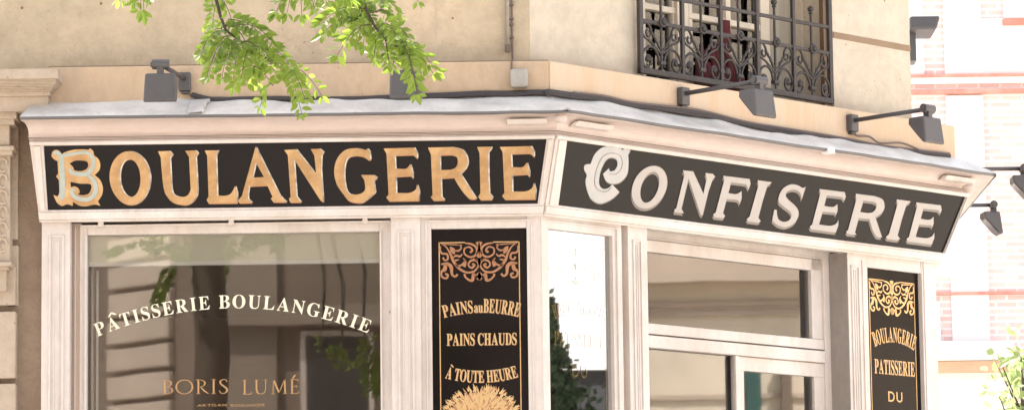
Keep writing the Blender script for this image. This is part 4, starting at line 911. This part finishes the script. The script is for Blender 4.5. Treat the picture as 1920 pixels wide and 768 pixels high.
# ------------------------------------------------------------------ neighbouring facade on the left
nb = empty('neighbour_facade', (-3, 0, 0), 'carved limestone pilaster and cornice of the next building at the left edge', 'building')
nL = lambda x, o=0., y=400: L.loc(x, y, o)[0]; nz = lambda y, x=20, o=0.: L.loc(x, y, o)[1]
m = MB(); m.box(L, XL, nL(80), ZB, nz(205, 20, -.05), -.4, -.06); m.build('wall', M['nrough'], nb)
m = MB()
for (x1, y0, y1, o1) in ((109, 129.5, 148, .26), (93, 172, 180, .17), (90.5, 181, 208.5, .15)):
    m.box(L, XL, nL(x1, o1, y0), nz(y1, 20, o1), nz(y0, 20, o1), -.3, o1)
zA, zB_ = nz(149, 20, .24), nz(172, 20, .18); prev = None
for i in range(9):
    t = i/8; z_ = zA+(zB_-zA)*t; o_ = .175+.065*(math.cos(t*PI/2)); x_ = nL(93+12*math.cos(t*PI/2), o_, 160)
    if prev: m.box(L, XL, prev[1], z_, prev[0], -.3, prev[2])
    prev = (z_, x_, o_)
m.build('cornice', M['nstone'], nb, bevel=.004)
m = MB()
for (x1, y0, y1, o1) in ((31, 209, 222, .12), (27, 222, 233, .10), (18, 234, 272, .07), (26, 273, 281, .10), (23, 281, 290, .085), (19, 290, 490, .05), (21, 490, 498, .09), (15, 498, 505, .07), (12, 505, 545, .04)):
    m.box(L, XL, nL(x1, o1, y0), nz(y1, 20, o1), nz(y0, 20, o1), -.2, o1)
for i in range(6): 
    p = L.P(nL(5, .06, 300+i*30), .055, nz(310+i*30, 10, .05)); m.tube([p+Vector((.02*math.cos(a), -.005, .03*math.sin(a))) for a in [k*.9 for k in range(7)]], .006, 5)
m.build('pilaster', M['nstone'], nb, bevel=.005)
m = MB()
for (y0, y1) in ((498, 571), (583, 708), (718, 830), (842, 960), (972, 1090)): m.box(L, XL, nL(29.5, 0, y0), nz(y1), nz(y0), -.2, -.0)
for (y0, y1) in ((209, 447), (458, 571)): m.box(L, nL(10), nL(34, -.02, y0), nz(y1), nz(y0), -.2, -.025)
m.build('quoin_block', M['nstone'], nb, bevel=.006)
# ------------------------------------------------------------------ room inside
rm = empty('shop_interior', (-1, 2, 0), 'dim brown bakery interior seen through the glass', 'room')
m = MB(); m.prism([(XL, .16), (.0, .16), (1.8, 1.95), (1.8, 6), (XL, 6)], .05, .12); m.build('floor', M['inner'], rm)
m = MB(); m.prism([(XL, .16), (.02, .16), (1.8, 1.95), (1.8, 6), (XL, 6)], 3.88, 3.98); m.build('ceiling', M['inner_c'], rm)
m = MB(); m.xbox(XL, 1.9, 5.0, 5.1, .1, 3.95); m.xbox(-2.95, -2.85, .3, 5, .1, 3.95); m.xbox(1.72, 1.8, 2.2, 5, .1, 3.95); m.build('partition', M['inner'], rm)
m = MB()
for i in range(5): m.xbox(-2.4, -.6, 4.6, 4.95, 1.2+i*.5, 1.24+i*.5)
m.build('shelf', M['teal'], rm)
bx = empty('topiary_ball', R.P(R.loc(1222, 760, -.5)[0], -.5, 0.12), 'dark potted topiary just inside the left glass of the entrance', 'plant')
c0 = R.P(R.loc(1222, 755, -.5)[0], -.5, R.loc(1222, 755, -.5)[1])
m = MB(); rr = random.Random(5)
for i in range(500):
    d = Vector((rr.gauss(0, 1), rr.gauss(0, 1), rr.gauss(0, 1))).normalized(); p = c0+d*rr.uniform(.03, .062); a = d.orthogonal().normalized()*.012; b = d.cross(a)*.6
    m.add([p-a, p+b+d*.003, p+a, p-b], [(0, 1, 2, 3)])
m.build('foliage', M['leaf_dark'], bx, fixn=False)
m = MB(); m.tube([c0-Vector((0, 0, .02)), (c0.x, c0.y, .5)], .012, 6); m.build('stem', M['bark'], bx)
m = MB(); m.lathe([(0, 0), (.12, 0), (.16, .38), (.15, .38), (.14, .34), (0, .34)], (c0.x, c0.y, .12)); m.build('pot', M['teal'], bx)
# ------------------------------------------------------------------ opposite buildings (seen mirrored in the glass)
ob = empty('opposite_building', (0, -26, 0), 'beige stone building across the street, seen only as reflection in the display window', 'building')
def refl(px, py, Y):  # point whose mirror image in the display window plane appears at px,py
    d = ray(px, py); t = (Y-CAMY)/d.y; p = CAM+d*t; return p.x, p.z
OY = 25.0
xc_, _ = refl(372, 600, OY)
m = MB()
class _W(Wall): pass
OF = Wall((xc_, -OY), (1, 0), (0, 1)); OC = Wall((xc_, -OY), (-C_, -C_), (-C_, C_))
m.prism([(xc_, -OY), (xc_+10, -OY), (xc_+10, -OY-6), (xc_-20, -OY-9), (xc_-20, -OY-4.2), (xc_-4.2, -OY-4.2)], 0, 16); m.build('wall', M['ostone_d'], ob)
m = MB()
zs = 0.6
while zs < 11:
    m.box(OC, .42, 1.5, zs, zs+.255, 0, .10); m.box(OC, 1.9, 2.8, zs, zs+.265, 0, .06); m.box(OC, 3.9, 5.4, zs, zs+.265, 0, .06); zs += .31
m.build('rusticated_block', M['ostone'], ob, bevel=.02)
for a in (2.85,):
    for z_ in (1.0, 4.6, 8.2):
        f = MB(); f.box(OC, a+.05, a+.9, z_, z_+2.3, 0, .02); fo = f.build('window', M['ostone'], ob); g_ = MB(); g_.box(OC, a+.12, a+.83, z_+.07, z_+2.2, .02, .03); g_.build('pane', M['owin'], fo)
m = MB()
for z_ in (3.9, 5.95, 7.7, 10.9): m.box(OF, .0, 9.9, z_, z_+.22, 0, .25)
for a in (0.3, 3.2, 6.2, 9.2): m.box(OF, a, a+.55, 0, 11, 0, .09)
m.build('band_course', M['ostone_m'], ob)
for a in (1.1, 2.1, 4.1, 5.1, 7.1, 8.1):
    for z_ in (.8, 4.4, 8.2):
        f = MB(); f.box(OF, a, a+.8, z_, z_+1.5, 0, .05); fo = f.build('window', M['paint_d'], ob); g_ = MB(); g_.box(OF, a+.06, a+.74, z_+.06, z_+1.44, .05, .06); g_.build('pane', M['owin'], fo)
# building at the end of the side street, mirrored in the door glass
def reflR(px, py, X):   # point (y, z) at x = X that shows mirrored in the chamfer glass at px, py
    d = ray(px, py); s_, z_ = R.loc(px, py, -.03); p = R.P(s_, -.03, z_); rd = d-R.n*(2*d.dot(R.n)); t = (X-p.x)/rd.x; q = p+rd*t
    return q.y, q.z
EX = 24
ye = reflR(1172, 600, EX)[0]
eb = empty('street_end_building', (EX, 5, 0), 'pale stone building closing the side street, seen only as reflection in the door glass', 'building')
m = MB(); m.xbox(EX, 30, ye, 11, 0, 11); m.build('wall', M['pstone'], eb)
m = MB()
for y_ in (572, 590, 745): z_ = reflR(1300, y_, EX)[1]; m.xbox(EX-.04, EX, ye+.01, 10.9, z_, z_+.05)
m.build('joint', M['ostone'], eb)
z_ = reflR(1300, 530, EX)[1]; m = MB(); m.xbox(EX-.3, EX, ye, 11, z_, z_+.12); m.xbox(EX-.2, EX, ye, 11, z_+.12, z_+.5); m.build('cornice', M['ostone'], eb)
m = MB(); yt = reflR(1141, 600, EX)[0]; m.xbox(EX-.5, EX+2, yt, ye-.005, 0, 11); m.build('tower_wall', M['dslate'], eb)
for px0, px1 in ((1425, 1450), (1490, 1512)):
    y0, y1 = reflR(px0, 600, EX)[0], reflR(px1, 600, EX)[0]; m = MB(); m.xbox(EX-.15, EX, y0, y1, 0, reflR(px0, 670, EX)[1]); m.build('shutter_strip', M['teal'] if px0 == 1425 else M['ostone_d'], eb)
wb = empty('white_house', (33, -2, 0), 'sunlit white house down the side street, only visible as white reflection in corner glass', 'building')
zz0 = reflR(1130, 692, 33)[1]; ye2 = reflR(1139, 600, 33)[0]
m = MB(); m.xbox(33, 39, -7, ye2+1.2, zz0, 13); m.build('wall', M['white_b'], wb)
m = MB(); m.xbox(33.1, 39, -7, ye2+1.2, 0, zz0); m.build('ground_floor', M['dslate'], wb)
ht = empty('far_tree', (29, reflR(1040, 700, 29)[0], 0), 'dark street tree by the white house, only visible reflected in the corner glass', 'tree')
m = MB(); rg_ = random.Random(21)
for i in range(6000):
    py = 560+rg_.random()**.6*270; px = rg_.uniform(1000, 1036+max(0, py-590)*.10) if rg_.random() < .75 else 1030+abs(rg_.gauss(0, 1))*(3+max(0, py-600)*.2)
    y_, z_ = reflR(px, py, 29+rg_.uniform(-.6, .6)); c = Vector((29+rg_.uniform(-.6, .6), y_, z_)); d = Vector((rg_.gauss(0, 1), rg_.gauss(0, 1), rg_.gauss(0, 1))).normalized(); a = d.orthogonal().normalized()*.06; b = d.cross(a)*.6
    m.add([c-a, c+b, c+a, c-b], [(0, 1, 2, 3)])
m.build('crown', M['leaf_dark'], ht, fixn=False)
m = MB(); y_ = reflR(1040, 700, 29)[0]; m.tube([(29, y_, 0), (29, y_+.05, 3), (29, y_, 6.6)], .14, 8, r2=.05); m.build('trunk', M['bark'], ht)
# ------------------------------------------------------------------ brick building beyond, at right
bb = empty('brick_building', (4, 24, 0), 'pale pink brick building across the side street at the right edge', 'building')
BY = 22.0
def bgp(px, py, Y=BY): d = ray(px, py); t = (Y-CAMY)/d.y; p = CAM+d*t; return p.x, p.z
def bgb(mb, x0, x1, y0, y1, f0, f1, xr=1815):
    a, _ = bgp(x0, 300); b, _ = bgp(x1, 300); _, zt__ = bgp(xr, y0); _, zb__ = bgp(xr, y1)
    mb.xbox(a, b, BY-f1, BY-f0, zb__, zt__)
m = MB(); a, _ = bgp(1690, 300); m.xbox(a, a+9, BY, BY+5, 0, 10.5); m.build('wall', M['brick'], bb)
m = MB()
bgb(m, 1690, 1737, -60, 141, 0, .03); bgb(m, 1776, 1846, -60, 141, 0, .03); bgb(m, 1776, 1846, 180, 640, 0, .03); bgb(m, 1690, 2050, 146, 158, 0, .05)
bgb(m, 1846, 2050, 36, 140, 0, .03); bgb(m, 1690, 1776, 300, 520, 0, .03)
m.build('render_panel', M['white_b'], bb)
for q_ in ((1690, 2050, 141, 146, 0, .08), (1690, 2050, 169, 177, 0, .07), (1887, 2050, 39, 50, .03, .08), (1690, 2050, 548, 553, 0, .06)): m = MB(); bgb(m, *q_); m.build('red_course', M['redbrick'], bb)
f = MB(); bgb(f, 1889, 1990, -60, 37, 0, .04); fo = f.build('window', M['white_b'], bb); g_ = MB(); bgb(g_, 1898, 1925, -60, 10, .04, .05); bgb(g_, 1932, 1980, -60, 10, .04, .05); g_.build('pane', M['white_b'], fo)
m = MB(); bgb(m, 1690, 1878, 649, 680, 0, .55); m.build('awning_ledge', M['white_b'], bb, bevel=.02)
m = MB(); bgb(m, 1690, 1882, 681, 700, 0, .30); m.build('shop_lintel', mat('tan lintel', (.55, .38, .27), .8, var=.4, var_scale=3), bb)
m = MB(); bgb(m, 1690, 1882, 700, 1250, 0, .1); m.build('shop_wall', M['white_b'], bb)
m = MB(); bgb(m, 1732, 1752, 570, 648, .05, .12, 1742); m.build('drain_pipe', M['white_b'], bb)
# dark corbel bracket fixed on the wall beyond
m = MB(); Yb = 14.0; a, z0 = bgp(1700, 66, Yb); b, z1 = bgp(1757, 40, Yb); b2x, _ = bgp(1750, 60, Yb)
m.hexa([(a, Yb-.25, z0), (b2x, Yb-.25, z0), (b2x, Yb+.2, z0), (a, Yb+.2, z0), (a, Yb-.25, z1), (b, Yb-.25, z1), (b, Yb+.2, z1), (a, Yb+.2, z1)])
o = m.build('balcony_bracket', M['pot'], bevel=.02); tag(o, 'dark grey bracket sticking out behind the wall edge at upper right', 'bracket')
m = MB(); a, z1 = bgp(1700, 66, Yb); b, _ = bgp(1719, 60, Yb); _, z0 = bgp(1716, 118, Yb); m.xbox(a-.3, b-.02, Yb-.1, Yb+.1, z0, z1); tag(m.build('rain_pipe', M['pot']), 'short dark pipe under the grey bracket at upper right', 'pipe')
# ------------------------------------------------------------------ trees
def at_y(px, py, y): d = ray(px, py); t = (y-CAMY)/d.y; return CAM+d*t
def leaflet(mb, base, d, n, ln, wd, fold=.25, k=0):
    d = d.normalized(); sdv = d.cross(n).normalized(); n = sdv.cross(d)
    P = [base, base+d*ln*.25+sdv*wd*.42+n*fold*wd*.4, base+d*ln*.55+sdv*wd*.5+n*fold*wd*.5, base+d*ln*.85+sdv*wd*.22+n*fold*wd*.2, base+d*ln, base+d*ln*.85-sdv*wd*.22+n*fold*wd*.2, base+d*ln*.55-sdv*wd*.5+n*fold*wd*.5, base+d*ln*.25-sdv*wd*.42+n*fold*wd*.4, base+d*ln*.3, base+d*ln*.7]
    mb.add(P, [(0, 1, 8), (1, 2, 9, 8), (2, 3, 4, 9), (0, 8, 7), (8, 9, 6, 7), (9, 4, 5, 6)], k)
def compound(lv, tw, p0, p1, rng, ln=.056, wd=.030, sag=.03, normal=None, step=.024):
    v = p1-p0; L_ = v.length; n = max(3, int(L_/step)); up = Vector((0, 0, 1))
    nrm = normal or Vector((rng.uniform(-.5, .5), -1+rng.uniform(-.2, .5), rng.uniform(.1, 1.1))).normalized()
    pts = [p0+v*(i/n)+up*sag*math.sin(PI*i/n) for i in range(n+1)]; tw.tube(pts, .0016, 4, r2=.0008)
    for i in range(1, n+1):
        t = (pts[i]-pts[i-1]).normalized(); side = t.cross(nrm).normalized()
        for sg in (1, -1):
            dd = (side*sg*rng.uniform(.7, 1.0)+t*rng.uniform(.35, .7)+Vector((0, 0, -1))*rng.uniform(.0, .55)+nrm*rng.uniform(-.35, .35))
            nn = (nrm+Vector((rng.uniform(-.6, .6), rng.uniform(-.6, .6), rng.uniform(-.6, .6)))).normalized(); s_ = rng.uniform(.72, 1.1)*(1 if i < n else .9)
            leaflet(lv, pts[i]+side*sg*.004, dd, nn, ln*s_, wd*s_)
    leaflet(lv, pts[-1], v.normalized()+Vector((0, 0, -.2)), nrm, ln, wd)
TX, TY = refl(385, 600, 7.0)[0], -7.0
tr = empty('locust_tree', (TX, TY, .13), 'leafy street tree whose bright green branches hang into the top of the picture', 'tree')
m = MB(); rng = random.Random(4)
m.tube([(TX, TY, 0), (TX+.02, TY, 1.2), (TX-.03, TY+.02, 2.6), (TX+.03, TY+.03, 3.9), (TX, TY+.1, 4.6), (TX+.05, TY+.2, 5.6), (TX+.1, TY+.5, 6.6)], [.14, .10, .09, .11, .095, .08, .05], 14)
m.build('trunk', M['bark'], tr, smooth=True)
lv, tw = MB(), MB()
BR = [
 # (y depth, twig px path, leaves [(x0,y0,x1,y1,ln)])
 (-5.0, [(392, -60), (404, -5), (413, 30), (424, 58), (452, 78), (490, 104), (530, 130)],
  [(424, 60, 374, 106, 1), (428, 66, 392, 142, 1), (440, 74, 416, 150, 1), (452, 82, 436, 165, .9), (470, 95, 452, 150, .9), (500, 138, 436, 150, 1.05), (505, 150, 462, 160, 1.05), (512, 160, 488, 205, 1), (530, 128, 566, 218, .9), (534, 128, 572, 190, .9), (532, 126, 604, 184, .9),
   (428, 36, 524, 108, .95), (436, 50, 520, 90, .95), (410, 14, 398, 48, .9), (404, 0, 436, 44, .9), (420, 48, 470, 100, .9), (470, 90, 515, 135, .9), (490, 104, 480, 160, .9), (455, 80, 500, 130, .85), (440, 0, 446, -6, .9), (500, 110, 545, 128, .8), (460, 92, 425, 118, .9)]),
 (-4.9, [(668, -60), (675, -10), (688, 22), (702, 48), (718, 70), (740, 85), (765, 92)],
  [(690, 20, 602, 46, 1.15), (694, 30, 604, 66, 1.1), (702, 46, 632, 106, 1.15), (700, 42, 640, 68, 1.1), (688, 10, 640, 22, 1.1), (680, 0, 648, 12, 1), (696, 36, 662, 50, 1), (704, 50, 694, 104, 1), (712, 62, 702, 112, 1), (716, 66, 730, 120, .95), (704, 24, 750, 58, 1), (700, 10, 752, 30, 1), (722, 62, 772, 80, 1),
   (745, 85, 818, 136, 1), (756, 92, 782, 180, 1), (744, 88, 730, 124, 1), (760, 92, 800, 128, 1), (722, 72, 760, 110, .95), (680, -4, 720, 8, 1), (708, 56, 742, 70, .95), (765, 92, 772, 150, 1), (690, 24, 672, 80, 1)]),
 (-5.2, [(575, -70), (560, -30), (556, -8)], [(558, -14, 518, 22, 1), (556, -10, 538, 26, 1), (560, -16, 566, 28, 1), (566, -22, 590, 18, 1), (570, -30, 612, 4, 1)]),
 (-5.1, [(625, -70), (612, -40), (600, -20)], [(604, -26, 588, 10, 1), (610, -30, 630, 8, 1), (618, -40, 660, 2, 1.0), (616, -30, 645, -2, 1.1)]),
 (-5.3, [(285, -70), (272, -40), (265, -20)], [(266, -22, 250, 8, 1), (266, -20, 270, 24, 1.1), (270, -30, 286, -4, 1)]),
 (-5.1, [(235, -70), (225, -40)], [(226, -40, 221, 0, .8)]),
 (-4.8, [(790, -60), (765, -20)], [(764, -22, 784, 4, .8)]),
]
for (dy, path, lvs) in BR:
    P3 = [at_y(x, y, dy) for x, y in path]; tw.tube(P3, .006, 6, r2=.0022)
    top = P3[0]; tw.tube([Vector((TX+.05, TY+.25, 5.6+rng.uniform(0, .5))), Vector(((TX+top.x)/2, (TY+top.y)/2-.2, 6.1)), Vector((top.x, top.y-.3, top.z+.35)), top], [.04, .022, .012, .006], 8)
    for li, (x0, y0, x1, y1, sc_) in enumerate(lvs):
        dark = (li < 9 and x1 < 500) or li in (10, 11) if dy in (-5.0,) else (li in (6, 7, 8, 14, 15, 22) or (dy < -5.15 and li < 4)); nrm_ = None
        if dark:
            h_ = Vector((rng.uniform(-.3, .3), -1, rng.uniform(-.2, .3))); nrm_ = (h_-sd*h_.dot(sd)).normalized()
        for rep in range(2 if rng.random() < .42 else 1):
            j = lambda a: a+rng.uniform(-9, 9)*(rep)
            compound(lv, tw, at_y(j(x0), j(y0), dy+rng.uniform(-.05, .05)), at_y(j(x1), j(y1)*.98, dy+rng.uniform(-.22, .22)), rng, .036*sc_, .0175*sc_, normal=nrm_, step=.0185)
# unseen twigs added higher up that keep the sun off parts of the sprays
for (px, py, dy, n_) in ((400, 110, -5.0, 16), (430, 150, -5.0, 16), (462, 165, -5.0, 8), (560, 10, -5.2, 22), (262, 20, -5.3, 14), (700, 95, -4.9, 12), (735, 130, -4.9, 8), (410, 20, -5, 10)):
    c_ = at_y(px, py, dy)+sd*((1.62 if py > 90 else 1.3))
    tw.tube([c_+Vector((-.1, -.5, 1.2)), c_+Vector((0, -.1, .3)), c_], [.014, .008, .003], 5)
    for k in range(n_):
        a = Vector((rng.uniform(-1, 1), rng.uniform(-1, 1), rng.uniform(-.5, .5))).normalized()*rng.uniform(.08, .17)
        q0 = c_+Vector((rng.uniform(-.07, .07), rng.uniform(-.07, .07), rng.uniform(0, .25)))
        compound(lv, tw, q0, q0+a, rng, .055, .032, normal=(sd+Vector((rng.uniform(-.3, .3), rng.uniform(-.3, .3), 0))).normalized())
# crown above and behind, outside the frame
for i in range(75):
    a = rng.uniform(0, 2*PI); r_ = rng.uniform(.5, 3.0); p = Vector((TX-.4+r_*math.cos(a), TY-.3+r_*math.sin(a)*.8, rng.uniform(5.9, 8.2)))
    if i > 62: p = Vector((TX+rng.uniform(-.3, .35), TY+rng.uniform(-.4, .3), rng.uniform(4.75, 5.4)))
    tw.tube([Vector((TX+.08, TY+.4, 6.3)), (Vector((TX, TY, 6.4))+p)/2+Vector((0, 0, .3)), p], [.03, .015, .005], 5)
    for k in range(7):
        d = Vector((rng.uniform(-1, 1), rng.uniform(-1, 1), rng.uniform(-.9, .3))).normalized()*rng.uniform(.2, .4); q0 = p+Vector((rng.uniform(-.3, .3), rng.uniform(-.3, .3), rng.uniform(-.3, .3)))
        compound(lv, tw, q0, q0+d, rng, .075, .045, normal=Vector((rng.uniform(-.6, .6), rng.uniform(-.6, .6), 1)).normalized())
tw.build('branch', M['bark'], tr, smooth=True)
lv.build('foliage', M['leaf'], tr, fixn=False)
# small tree at right bottom
st = empty('young_tree', (at_y(1925, 900, 7)[0], 7, .13), 'small pale green tree at the lower right in front of the brick building', 'tree')
lv, tw = MB(), MB(); rng = random.Random(9); bx_ = at_y(1925, 900, 7)
tw.tube([(bx_.x, 7, .1), (bx_.x+.02, 7, 1.5), (bx_.x, 7.05, 2.6), (bx_.x+.02, 7.1, 3.3)], [.05, .04, .03, .012], 8)
for i in range(150):
    f = rng.random(); px = rng.gauss(1920, 28); py = 575+215*math.sqrt(rng.random())+rng.uniform(-10, 60)
    if px < 1815+max(0, 700-py)*.35: continue
    p = at_y(px, py, 7+rng.uniform(-.5, .6)); 
    if rng.random() < .25: tw.tube([Vector((bx_.x, 7, p.z-.4)), p], [.010, .003], 4)
    for k in range(3):
        d = Vector((rng.uniform(-1, 1), rng.uniform(-1, 1), rng.uniform(-1, .6))).normalized()
        leaflet(lv, p+d*.02, d, Vector((rng.uniform(-1, 1), rng.uniform(-1, 1), rng.uniform(.1, 1))).normalized(), rng.uniform(.05, .085), rng.uniform(.03, .05))
tw.build('trunk', M['bark'], st, smooth=True); lv.build('foliage', M['leaf2'], st, fixn=False)
